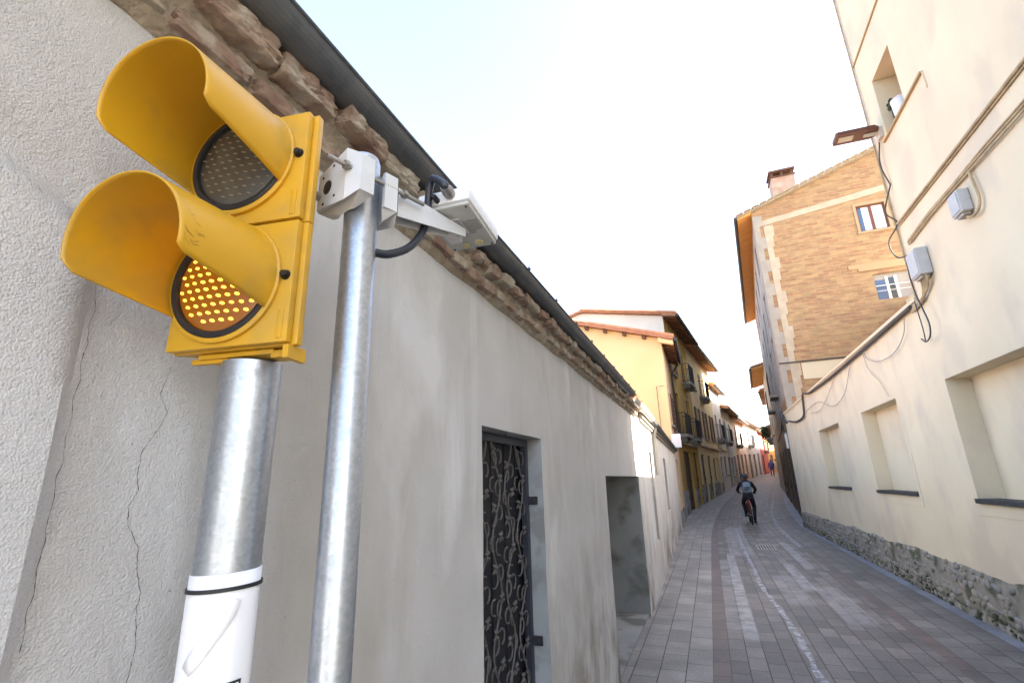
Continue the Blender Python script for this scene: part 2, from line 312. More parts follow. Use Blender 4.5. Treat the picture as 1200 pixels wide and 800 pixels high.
# ------------------------------------------------------------------ mesh builder
class MB:
    def __init__(s): s.v = []; s.f = []; s.mi = []; s.uv = {}
    def add(s, vs, fs, mi=0):
        k = len(s.v); s.v += [Vector(v) for v in vs]
        for f in fs: s.f.append([i + k for i in f]); s.mi.append(mi)
    def quad(s, a, b, c, d, mi=0): s.add([a, b, c, d], [(0, 1, 2, 3)], mi)
    def box(s, c, size, rot=None, mi=0, bev=0):
        hx, hy, hz = [q / 2 for q in size]; rm = rot if rot else Matrix.Identity(3); c = Vector(c)
        if bev <= 0:
            vs = [c + rm @ Vector((x * hx, y * hy, z * hz)) for x in (-1, 1) for y in (-1, 1) for z in (-1, 1)]
            s.add(vs, [(0, 1, 3, 2), (4, 6, 7, 5), (0, 4, 5, 1), (2, 3, 7, 6), (0, 2, 6, 4), (1, 5, 7, 3)], mi); return
        b = bmesh.new(); bmesh.ops.create_cube(b, size=1)
        for v in b.verts: v.co = Vector((v.co.x * size[0], v.co.y * size[1], v.co.z * size[2]))
        bmesh.ops.bevel(b, geom=list(b.edges), offset=bev, segments=2, affect='EDGES', profile=.6)
        s.add([c + rm @ v.co for v in b.verts], [[v.index for v in f.verts] for f in b.faces], mi); b.free()
    def bx(s, x0, x1, y0, y1, z0, z1, mi=0, bev=0): s.box(((x0 + x1) / 2, (y0 + y1) / 2, (z0 + z1) / 2), (abs(x1 - x0), abs(y1 - y0), abs(z1 - z0)), None, mi, bev)
    def tube(s, pts, r, n=8, mi=0, cap=True):
        pts = [Vector(p) for p in pts]; rs = r if isinstance(r, (list, tuple)) else [r] * len(pts)
        t0 = (pts[1] - pts[0]).normalized(); a = t0.orthogonal().normalized(); rings = []
        for i, p in enumerate(pts):
            t = (pts[min(i + 1, len(pts) - 1)] - pts[max(i - 1, 0)]).normalized()
            a = (a - t * a.dot(t)); a = a.normalized() if a.length > 1e-6 else t.orthogonal().normalized()
            b = t.cross(a)
            rings.append([p + (a * math.cos(2 * math.pi * k / n) + b * math.sin(2 * math.pi * k / n)) * rs[i] for k in range(n)])
        vs = [v for rg in rings for v in rg]; fs = []
        for i in range(len(pts) - 1):
            for k in range(n): fs.append((i * n + k, i * n + (k + 1) % n, (i + 1) * n + (k + 1) % n, (i + 1) * n + k))
        if cap: fs.append(tuple(range(n))[::-1]); fs.append(tuple(range((len(pts) - 1) * n, len(pts) * n)))
        s.add(vs, fs, mi)
    def lathe(s, prof, base, axis=(0, 0, 1), n=24, mi=0, ref=None):
        ax = Vector(axis).normalized(); a = Vector(ref).normalized() if ref else ax.orthogonal().normalized(); b = ax.cross(a); base = Vector(base)
        vs = []; fs = []
        for (r, h) in prof:
            for k in range(n): vs.append(base + ax * h + (a * math.cos(2 * math.pi * k / n) + b * math.sin(2 * math.pi * k / n)) * r)
        for i in range(len(prof) - 1):
            for k in range(n): fs.append((i * n + k, i * n + (k + 1) % n, (i + 1) * n + (k + 1) % n, (i + 1) * n + k))
        if prof[0][0] > 1e-6: fs.append(tuple(range(n))[::-1])
        if prof[-1][0] > 1e-6: fs.append(tuple(range((len(prof) - 1) * n, len(prof) * n)))
        s.add(vs, fs, mi)
    def prism(s, poly, o, a, b, d, mi=0):
        """polygon (list of 2d) in plane (o; a,b), extruded along vector d"""
        o = Vector(o); a = Vector(a); b = Vector(b); d = Vector(d); n = len(poly)
        lo = [o + a * p[0] + b * p[1] for p in poly]; hi = [q + d for q in lo]
        fs = [tuple(range(n))[::-1], tuple(range(n, 2 * n))] + [(i, (i + 1) % n, n + (i + 1) % n, n + i) for i in range(n)]
        s.add(lo + hi, fs, mi)
    def stone(s, c, size, rot=None, mi=0, seed=0, amp=.16, sub=2, boxy=.62, rough=1.0):
        b = bmesh.new(); bmesh.ops.create_icosphere(b, subdivisions=sub, radius=1); rr = random.Random(seed); rm = rot if rot else Matrix.Identity(3)
        k = [Vector((rr.uniform(-1, 1), rr.uniform(-1, 1), rr.uniform(-1, 1))) for _ in range(5)]
        sh = Vector((rr.uniform(-50, 50), rr.uniform(-50, 50), rr.uniform(-50, 50)))
        for v in b.verts:
            p = v.co.copy(); m_ = max(abs(p.x), abs(p.y), abs(p.z)); q = p.lerp(p / m_, boxy)
            d = sum(math.sin(3.1 * p.dot(kk) + i * 1.7) for i, kk in enumerate(k)) / 5
            q *= 1 + amp * d + (rr.uniform(-.03, .03) if sub < 3 else 0)
            if sub >= 3: q += p * (.16 * mnoise.noise(q * 2.2 + sh) + .07 * mnoise.noise(q * 6 + sh) + .035 * mnoise.noise(q * 14 + sh)) * (rough)
            v.co = Vector((q.x * size[0] / 2, q.y * size[1] / 2, q.z * size[2] / 2))
        s.add([Vector(c) + rm @ v.co for v in b.verts], [[v.index for v in f.verts] for f in b.faces], mi); b.free()
    def build(s, name, mats, parent=None, smooth=False, root=None, world0=None):
        off = Vector((0, 0, 0)); p = parent
        while p is not None: off += p.location; p = p.parent
        me = bpy.data.meshes.new(name)
        me.from_pydata([v - off for v in s.v], [], s.f)
        if not isinstance(mats, (list, tuple)): mats = [mats]
        for m in mats: me.materials.append(m)
        for p_, mi in zip(me.polygons, s.mi): p_.material_index = mi; p_.use_smooth = smooth
        bm = bmesh.new(); bm.from_mesh(me); bmesh.ops.recalc_face_normals(bm, faces=bm.faces); bm.to_mesh(me); bm.free()
        if smooth: me.set_sharp_from_angle(angle=R(38))
        o = bpy.data.objects.new(name, me); COL.objects.link(o)
        if parent: o.parent = parent
        return o
def thing(name, label, cat, loc=(0, 0, 0), group=None):
    o = bpy.data.objects.new(name, None); o.empty_display_size = .1; COL.objects.link(o); o.location = loc
    o['label'] = label; o['category'] = cat
    if group: o['group'] = group
    return o
def tag(o, label, cat, group=None):
    o['label'] = label; o['category'] = cat
    if group: o['group'] = group
    return o
def interp(tab, y):
    if y <= tab[0][0]: return tab[0][1]
    for (a, va), (b, vb) in zip(tab, tab[1:]):
        if y <= b: return va + (vb - va) * (y - a) / (b - a)
    return tab[-1][1]
def zg(y): return 0 if y < 20 else .04 * (y - 20)

# ------------------------------------------------------------------ ground + street
XLT = [(-8, -.9), (8, -.9), (18.9, -1.10), (20, -1.12), (22.8, -1.12), (24.3, -.95), (27.5, -.58), (30, -.2), (35.6, .6), (39.7, 1.25), (46, 2.15), (50, 2.85), (54.6, 3.7), (64, 5.75), (70, 7.1), (76, 9), (90, 15)]
XRT = [(-8, 2.72), (19.6, 2.80), (24.1, 3.2), (34.6, 4.1), (42, 4.75), (50, 5.75), (60, 7.4), (74, 10.8), (90, 18)]
MT = [(-8, 0), (15, 0), (18, .03), (20, .08), (24, .33), (27.5, .62), (31, 1.0), (35.6, 1.6), (42, 2.4), (50, 3.5), (60, 5.3), (74, 8.6), (90, 15)]
def sm(tab, y, wdt=2.2): return sum(interp(tab, y + d) for d in (-wdt, -wdt / 2, 0, wdt / 2, wdt)) / 5
ys = [-8 + .5 * i for i in range(0, 186)]
def strip(name, fl, fr, m, ul, ur, dz=0.0):
    b = MB()
    me = bpy.data.meshes.new(name); vs = []; fs = []; uv = []
    for i, y in enumerate(ys):
        for f_, u in ((fl, ul), (fr, ur)): vs.append((f_(y), y, zg(y) + dz)); uv.append((y, u if u is not None else f_(y) - sm(MT, y)))
    for i in range(len(ys) - 1): fs.append((2 * i, 2 * i + 1, 2 * i + 3, 2 * i + 2))
    me.from_pydata(vs, [], fs); l = me.uv_layers.new(name='UVMap')
    for p in me.polygons:
        for li in p.loop_indices: l.data[li].uv = uv[me.loops[li].vertex_index]
    me.materials.append(m); o = bpy.data.objects.new(name, me); COL.objects.link(o); o['kind'] = 'structure'; return o
ln = lambda u: (lambda y: sm(MT, y) + u)
strip('sidewalk', lambda y: interp(XLT, y) - .35, ln(-.186), M['walk'], None, -.186)
strip('sidewalk_edge_row', ln(-.186), ln(-.04), M['redrow'], -.186, -.04)
strip('roadway', ln(-.04), ln(1.79), M['road'], -.04, 1.79)
strip('roadway_edge_row', ln(1.79), ln(1.925), M['redrow2'], 1.79, 1.925)
strip('roadway_margin', ln(1.925), ln(2.54), M['road2'], 1.925, 2.54)
strip('kerb', ln(2.54), lambda y: max(interp(XRT, y) + .3, sm(MT, y) + 2.75), M['kerb'], 2.54, None)
g = MB()
for (y0, y1) in ((-400, 20), (20, 90), (90, 600)):
    z0 = zg(y0) if y0 > 0 else 0; z1 = zg(min(y1, 90))
    if y0 == 90: z0 = z1
    g.quad((-500, y0, z0 - .03), (500, y0, z0 - .03), (500, y1, z1 - .03), (-500, y1, z1 - .03))
o = g.build('ground', mat('packed_earth', (.2, .18, .15), .95, var=(.14, .13, .1), vscale=.3)); o['kind'] = 'structure'
# worn white guide line painted on the roadway
def paint_mat():
    m = mat('worn_white_paint', (.43, .42, .44), .7); n = m.node_tree; N = n.nodes; L = n.links; b = N['Principled BSDF']
    tc = N.new('ShaderNodeTexCoord'); t = N.new('ShaderNodeTexNoise'); t.inputs['Scale'].default_value = 9; t.inputs['Detail'].default_value = 10; t.inputs['Roughness'].default_value = .75
    L.new(tc.outputs['Object'], t.inputs['Vector']); rp = N.new('ShaderNodeValToRGB'); rp.color_ramp.elements[0].position = .33; rp.color_ramp.elements[1].position = .60
    L.new(t.outputs[0], rp.inputs[0]); rp.color_ramp.elements[0].color = (0.12, 0.12, 0.12, 1); rp.color_ramp.elements[1].color = (.9, .9, .9, 1); L.new(rp.outputs[0], b.inputs['Alpha']); return m
PM = paint_mat()
def painted(name, pts, wd):
    b = MB(); n = len(pts); vs = []
    for i, (x, y) in enumerate(pts):
        ww = wd * (1 + .35 * math.sin(i * 1.3) * math.sin(i * .37)) / 2
        vs += [(x - ww, y, zg(y) + .005), (x + ww, y, zg(y) + .005)]
    b.add(vs, [(2 * i, 2 * i + 1, 2 * i + 3, 2 * i + 2) for i in range(n - 1)]); o = b.build(name, PM); o['kind'] = 'structure'; return o
wl = [(5.0, .66), (5.6, .655), (6.5, .66), (7.65, .625), (8.6, .56), (9.4, .525), (10.6, .55), (12.5, .53), (14, .527), (16, .56), (19, .60)]
painted('road_line', [(interp(wl, 5 + .2 * i) + .012 * math.sin(i * 1.9), 5 + .2 * i) for i in range(71)], .062)
painted('road_line_end', [(.45 + .08 * i, 18.9 + .03 * math.sin(i)) for i in range(6)], .05)
o = MB(); o.quad((.38, 18.75, .0052), (1.12, 18.8, .0052), (1.14, 19.05, .0052), (.36, 19.0, .0052)); q = o.build('road_line_cross', PM); q['kind'] = 'structure'
wl2 = [(13.5, 1.80), (15, 1.79), (20, 1.90), (26.8, 2.42), (32, 2.85)]
painted('curved_road_line', [(interp([(14, 1.80), (16, 1.82), (20, 1.95), (24, 2.2), (28, 2.68), (30, 2.95)], 14 + .5 * i), 14 + .5 * i) for i in range(33)], .11)
# drain grate set in the roadway
dg = thing('drain_grate', 'small dark slotted drain grate set in the paving behind the cyclist', 'drain', (1.04, 13.9, 0))
b = MB(); b.bx(.84, 1.24, 13.45, 14.4, .003, .007); b.build('rim', M['greycable'], dg)
b = MB()
for i in range(6): b.bx(.88 + .06 * i, .905 + .06 * i, 13.55, 14.3, .0072, .0085)
b.build('slots', M['crack'], dg)

# ------------------------------------------------------------------ near house on the left
WX = -.90
from mathutils import noise as mnoise
def wall_off(y, z):
    """outward (+X) thickness of the hand-laid render"""
    d = .006 * mnoise.noise(Vector((y * 1.6, z * 1.6, 3.1))) + .003 * mnoise.noise(Vector((y * 5, z * 5, 9)))
    if y < .9:
        top = 2.135 - .42 * max(0, y - .30) ** 1.0 - 12 * max(0, y - .36) ** 2
        e1 = 1 / (1 + math.exp((y - .432 - .006 * math.sin(z * 9)) / .0042))
        tt = (top - z) / .03; tt = max(0, min(1, tt)); tt = tt * tt * (3 - 2 * tt)
        d += .027 * e1 * tt
        d += .014 * math.exp(-((z - top - .03) / .035) ** 2) * max(0, min(1, (.62 - y) / .25)) * (-1)
    return d
def coords(a, b, st, extra):
    n = int((b - a) / st); c = [a + (b - a) * i / n for i in range(n + 1)]
    for e in extra:
        k = min(range(len(c)), key=lambda i: abs(c[i] - e)); c[k] = e
    return c
nh = thing('low_house', 'near grey rendered house with brick cornice, iron gate and square recess', 'house', (-.9, 0, 0))
DOOR = (1.95, 2.78, 0.0, 1.895); OP = (4.65, 6.95, 0.0, 1.69)
b = MB(); yc = coords(-7.0, 7.6, .02, (.4, .45, DOOR[0], DOOR[1], OP[0], OP[1])); zc = coords(0, 2.6, .025, (DOOR[3], OP[3]))
idx = {}
def wv(i, j):
    if (i, j) not in idx:
        y, z = yc[i], zc[j]; b.v.append(Vector((WX + wall_off(y, z), y, z))); idx[(i, j)] = len(b.v) - 1
    return idx[(i, j)]
for i in range(len(yc) - 1):
    for j in range(len(zc) - 1):
        ym = (yc[i] + yc[i + 1]) / 2; zm = (zc[j] + zc[j + 1]) / 2
        if any(h[0] < ym < h[1] and h[2] < zm < h[3] for h in (DOOR, OP)): continue
        b.f.append([wv(i, j), wv(i + 1, j), wv(i + 1, j + 1), wv(i, j + 1)]); b.mi.append(0)
for h, dp in ((DOOR, .16), (OP, 1.1)):
    def jamb(y):
        i = min(range(len(yc)), key=lambda k: abs(yc[k] - y))
        for j in range(len(zc) - 1):
            if zc[j] >= h[3] - 1e-4: break
            za, zb = zc[j], zc[j + 1]
            b.quad((WX + wall_off(y, za), y, za), (WX - dp, y, za), (WX - dp, y, zb), (WX + wall_off(y, zb), y, zb), 1 if h is OP else 2)
    jamb(h[0]); jamb(h[1])
    yy = [y for y in yc if h[0] - 1e-6 <= y <= h[1] + 1e-6]
    for a, c in zip(yy, yy[1:]): b.quad((WX + wall_off(a, h[3]), a, h[3]), (WX + wall_off(c, h[3]), c, h[3]), (WX - dp, c, h[3]), (WX - dp, a, h[3]), 1 if h is OP else 2)
    b.quad((WX - dp, h[0], 0), (WX - dp, h[1], 0), (WX - dp, h[1], h[3]), (WX - dp, h[0], h[3]), 1)
b.bx(-2.1, WX - .0, 7.6, 7.602, 0, .01)
M['jamb'] = mat('smooth_grey_jamb', (.33, .345, .35), .85, var=(.40, .41, .41), vscale=4, noise2=(.27, .27, .26), n2scale=6, bump=.2)
b.build('wall', [M['render'], M['concrete'], M['jamb']], nh, smooth=True)
# hairline crack running down the render
b = MB(); cp = []
cz = [(.586, 1.872), (.575, 1.82), (.592, 1.79), (.583, 1.76), (.562, 1.72), (.560, 1.68), (.566, 1.655), (.556, 1.63), (.560, 1.60), (.580, 1.565), (.585, 1.53), (.597, 1.49), (.594, 1.47), (.600, 1.44), (.604, 1.41), (.600, 1.362), (.61, 1.30)]
cpts = []
for (ya, za), (yb, zb) in zip(cz, cz[1:]):
    for k in range(8): cpts.append((ya + (yb - ya) * k / 8 + rnd.uniform(-.0011, .0011), za + (zb - za) * k / 8))
for (ya, za), (yb, zb) in zip(cpts, cpts[1:]):
    wd = rnd.uniform(.0002, .0006)
    b.quad((WX + wall_off(ya, za) + .0012, ya - wd, za), (WX + wall_off(ya, za) + .0012, ya + wd, za), (WX + wall_off(yb, zb) + .0012, yb + wd, zb), (WX + wall_off(yb, zb) + .0012, yb - wd, zb))
b.build('crack', M['crack'], nh)
b = MB(); pj = [(.4485 - .002 * math.sin(k * .9) + rnd.uniform(-.0012, .0012), 1.985 - .0085 * k) for k in range(64)]
for i_, ((ya, za), (yb, zb)) in enumerate(zip(pj, pj[1:])):
    wd = rnd.uniform(.0002, .0005) if mnoise.noise(Vector((i_ * .21, 5, 5))) > -.05 else .0002
    b.quad((WX + wall_off(ya, za) + .0015, ya - wd, za), (WX + wall_off(ya, za) + .0015, ya + wd, za), (WX + wall_off(yb, zb) + .0015, yb + wd, zb), (WX + wall_off(yb, zb) + .0015, yb - wd, zb))
b.build('joint_crack', M['crack'], nh)
# cornice: two courses of old brick and stone in crumbling mortar
b = MB()
prof = []
yy = [-3 + .04 * i for i in range(0, 60)] + [-.6 + .012 * i for i in range(0, 160)] + [1.32 + .04 * i for i in range(0, 146)]
cs = [(-.05, 2.495), (.0, 2.500), (.016, 2.509), (.028, 2.522), (.034, 2.54), (.034, 2.555), (.036, 2.568), (.042, 2.578), (.050, 2.588), (.060, 2.600), (.068, 2.615), (.072, 2.63), (.070, 2.645), (.050, 2.66), (.052, 2.69), (.045, 2.73), (-.05, 2.76)]
for y in yy:
    row = []
    for j, (dx, z) in enumerate(cs):
        nn = mnoise.noise(Vector((y * 9, z * 20, 1.3))) * .012 + mnoise.noise(Vector((y * 28, z * 55, 4))) * .007 + mnoise.noise(Vector((y * 70, z * 120, 8))) * .003
        row.append((WX + dx + (nn if j > 0 else 0), y, z + .5 * nn + (.008 * mnoise.noise(Vector((y * 4, 3, 3))) if j < 4 else 0)))
    prof.append(row)
k = len(prof[0])
for i in range(len(yy) - 1):
    for j in range(k - 1): b.add([prof[i][j], prof[i + 1][j], prof[i + 1][j + 1], prof[i][j + 1]], [(0, 1, 2, 3)], 2)
sd_ = 1; y = -1.6
while y < 7.1:            # lower course
    near = y < 1.0; L_ = rnd.uniform(.13, .2) if near else rnd.uniform(.12, .15)
    h_ = rnd.uniform(.03, .042)
    if rnd.random() < .93: b.stone((WX + .012 + rnd.uniform(-.006, .008), y + L_ / 2, 2.541 + rnd.uniform(-.006, .006)), (.085, L_ * .97, h_ * 1.1), Matrix.Rotation(R(rnd.uniform(-3, 3)), 3, 'X'), rnd.choice((0, 0, 1)), sd_, .04, 4 if near else 3, .93, .8)
    sd_ += 1; y += L_ + rnd.uniform(.004, .012)
y = -1.55
while y < 7.1:            # upper course, jutting further out
    near = y < 1.15; L_ = rnd.uniform(.15, .24) if near else rnd.uniform(.11, .16)
    h_ = rnd.uniform(.062, .085) if near else rnd.uniform(.045, .055)
    if rnd.random() < .95: b.stone((WX + .025 + rnd.uniform(-.012, .012) + (.008 if near else 0), y + L_ / 2, (2.628 if near else 2.612) + rnd.uniform(-.006, .008)), (.15, L_ * .95, h_ * 1.02), Matrix.Rotation(R(rnd.uniform(-5, 5)), 3, 'X') @ Matrix.Rotation(R(rnd.uniform(-5, 5)), 3, 'Z'), rnd.choice((0, 0, 1) if near else (0, 0, 1)), sd_, .05, 5 if near else 3, .92, 1.1 if near else .7)
    sd_ += 1; y += L_ + rnd.uniform(.004, .016)
b.build('cornice', [M['brickstone'], M['stone_pale'], M['mortar']], nh, smooth=True)
def gutter(parent, path, r, m, lip=.006, name='gutter', seams=()):
    """half-round channel along a list of (x,y,z) centre points"""
    b = MB(); ring = []
    for (x, y, z) in path:
        rg = []
        for a in range(0, 181, 12):
            rg.append(Vector((x - r * math.cos(R(a)), y, z - r * math.sin(R(a)))))
        for a in range(180, -1, -12):
            rg.append(Vector((x - (r - .002) * math.cos(R(a)), y, z - (r - .002) * math.sin(R(a)))))
        ring.append(rg)
    n = len(ring[0])
    for i in range(len(path) - 1):
        for j in range(n): b.add([ring[i][j], ring[i][(j + 1) % n], ring[i + 1][(j + 1) % n], ring[i + 1][j]], [(0, 1, 2, 3)])
    b.tube([(x + r, y, z) for (x, y, z) in path], lip, 8)
    for ysm in seams:
        k = min(range(len(path)), key=lambda q: abs(path[q][1] - ysm)); x, y, z = path[k]
        vs = []
        for d in (-.018, .018):
            for a in range(0, 181, 12): vs.append((x - (r + .003) * math.cos(R(a)), y + d, z - (r + .003) * math.sin(R(a))))
        b.add(vs, [(i, i + 1, i + 17, i + 16) for i in range(15)])
    return b.build(name, m, parent, smooth=True)
gy = [-3 + .1 * i for i in range(93)]
GX, GZ, GR = -.80, 2.705, .058
gutter(nh, [(GX, y, GZ + .002 * math.sin(y * 3)) for y in gy], GR, M['zinc'], seams=(.1, 2.15, 4.4))
for i in range(16):
    y = 2.2 + .5 * i
    if y > 6.2: break
    b = MB(); b.bx(GX + GR - .012, GX + GR + .012, y - .008, y + .008, GZ + .002, GZ + .010); b.tube([(GX + GR + .004, y, GZ + .008), (GX + GR + .004, y, GZ + .020)], .004, 6); b.build('gutter_bracket', M['darkmetal'], nh)
b = MB(); b.add([(-.79, -7, 2.77), (-.79, 7.5, 2.77), (-4.5, 7.5, 3.9), (-4.5, -7, 3.9), (-.88, -7, 2.70), (-.88, 7.5, 2.70), (-4.5, 7.5, 3.8), (-4.5, -7, 3.8)], [(0, 1, 2, 3), (4, 7, 6, 5), (0, 4, 5, 1), (1, 5, 6, 2), (2, 6, 7, 3), (3, 7, 4, 0)])
b.build('roof', M['tile'], nh)
b = MB(); b.add([(-.9, -7, 0), (-4.5, -7, 0), (-4.5, -7, 3.8), (-.9, -7, 2.7)], [(0, 1, 2, 3)]); b.bx(-4.5, -4.4, -7, 7.5, 0, 3.75); b.build('back_wall', M['render'], nh)
# iron gate
gt = MB(); GXp = -1.0
gt.bx(GXp - .015, GXp + .015, 1.86, 1.90, 0, 1.885); gt.bx(GXp - .015, GXp + .015, 2.73, 2.772, 0, 1.885); gt.bx(GXp - .015, GXp + .015, 1.90, 2.73, 1.85, 1.885); gt.bx(GXp - .015, GXp + .015, 1.90, 2.73, .05, .09)
gate = gt.build('iron_gate', M['gateframe'], nh)
b = MB(); b.bx(-1.045, -1.035, 1.95, 2.778, 0, 1.89)
for i in range(5): b.bx(-1.035, -1.029, 2.0 + i * .17, 2.008 + i * .17, 0, 1.88)
b.build('backing_panel', M['gateback'], gate)
b = MB(); X = GXp + .004; RT = .0050
def arc(cy, cz_, r, a0, a1, rr=RT, sq=1.0):
    n = 12; b.tube([(X, cy + r * math.cos(R(a0 + (a1 - a0) * i / n)), cz_ + sq * r * math.sin(R(a0 + (a1 - a0) * i / n))) for i in range(n + 1)], rr, 5)
def leaf(cy, cz_, s, rot):
    for a in (45, 135, 225, 315, 90):
        aa = R(a + rot); dy, dz = math.cos(aa), math.sin(aa); L_ = s * (1 if a != 90 else .8)
        b.tube([(X + .004, cy, cz_), (X + .009, cy + dy * L_ * .55, cz_ + dz * L_ * .55), (X + .004, cy + dy * L_ * 1.0, cz_ + dz * L_ * 1.0)], [.003, .0068, .0018], 6)
for c in range(5):
    y0 = 1.90 + .083 + c * .166; ph = (c % 2)
    b.tube([(X, y0 + .052 * math.sin(math.pi * (z_ * .02 / .235 + ph)), .09 + z_ * .02) for z_ in range(0, 89)], RT, 5)
    for r_ in range(13):
        z0 = .13 + r_ * .136 + (0.068 if ph else 0)
        if z0 > 1.80: continue
        sg = 1 if (r_ + c) % 2 else -1
        arc(y0 + sg * .030, z0, .038, 80, 80 + sg * 200, RT * .9)
        arc(y0 - sg * .040, z0 + .02, .034, -80, -80 - sg * 210, RT * .9)
        leaf(y0 + sg * .040, z0 + .045, .030, 10 * sg)
b.build('scrollwork', M['iron'], gate, smooth=True)
for z in (1.55, .84):
    b = MB(); b.bx(-.985, -.935, 2.766, 2.779, z - .022, z + .022); b.tube([(-.955, 2.76, z), (-.955, 2.768, z)], .008, 8); b.build('hinge', M['darkmetal'], gate)
# spike hanging from the lintel, old hook
b = MB(); b.tube([(-.95, 2.35, 1.896), (-.95, 2.352, 1.872)], .004, 6); b.build('hook', M['darkmetal'], nh)
# raised doorstep inside the recess
b = MB(); b.bx(-1.9, -.93, 4.655, 6.945, .008, .03); b.build('threshold', M['concrete'], nh)

# ------------------------------------------------------------------ generic facade
def facade(b, p0, p1, z0, z1, holes, depth, side, mi=0, z0b=None, mj=None):
    p0 = Vector((*p0, 0)); p1 = Vector((*p1, 0)); L_ = (p1 - p0).length; d = (p1 - p0) / L_
    n = Vector((d.y, -d.x, 0)) * side
    sc_ = sorted(set([0, L_] + [h[0] for h in holes] + [h[1] for h in holes])); sc_ = [s_ for s_ in sc_ if -1e-6 <= s_ <= L_ + 1e-6]
    zc_ = sorted(set([z0, z1] + [h[2] for h in holes] + [h[3] for h in holes])); zc_ = [z for z in zc_ if z0 - 1e-6 <= z <= z1 + 1e-6]
    P = lambda s_, z, q=0: p0 + d * s_ - n * q + Vector((0, 0, z))
    for a, c in zip(sc_, sc_[1:]):
        for e, f_ in zip(zc_, zc_[1:]):
            sm_, zm = (a + c) / 2, (e + f_) / 2
            if any(h[0] < sm_ < h[1] and h[2] < zm < h[3] for h in holes): continue
            b.quad(P(a, e), P(c, e), P(c, f_), P(a, f_), mi)
    mj = mi if mj is None else mj
    for h in holes:
        a, c, e, f_ = h[:4]; dp = h[4] if len(h) > 4 and isinstance(h[4], (float, int)) else depth
        b.quad(P(a, e), P(a, f_), P(a, f_, dp), P(a, e, dp), mj); b.quad(P(c, e), P(c, f_), P(c, f_, dp), P(c, e, dp), mj)
        b.quad(P(a, f_), P(c, f_), P(c, f_, dp), P(a, f_, dp), mj); b.quad(P(a, e), P(c, e), P(c, e, dp), P(a, e, dp), mj)
    return P, d, n, L_
def fbox(b, P, d, n, s0, s1, z0, z1, q0, q1, mi=0):
    """box on a facade: s range, z range, q = distance outwards"""
    vs = [P(s_, z, -q) for s_ in (s0, s1) for q in (q0, q1) for z in (z0, z1)]
    b.add(vs, [(0, 1, 3, 2), (4, 6, 7, 5), (0, 4, 5, 1), (2, 3, 7, 6), (0, 2, 6, 4), (1, 5, 7, 3)], mi)

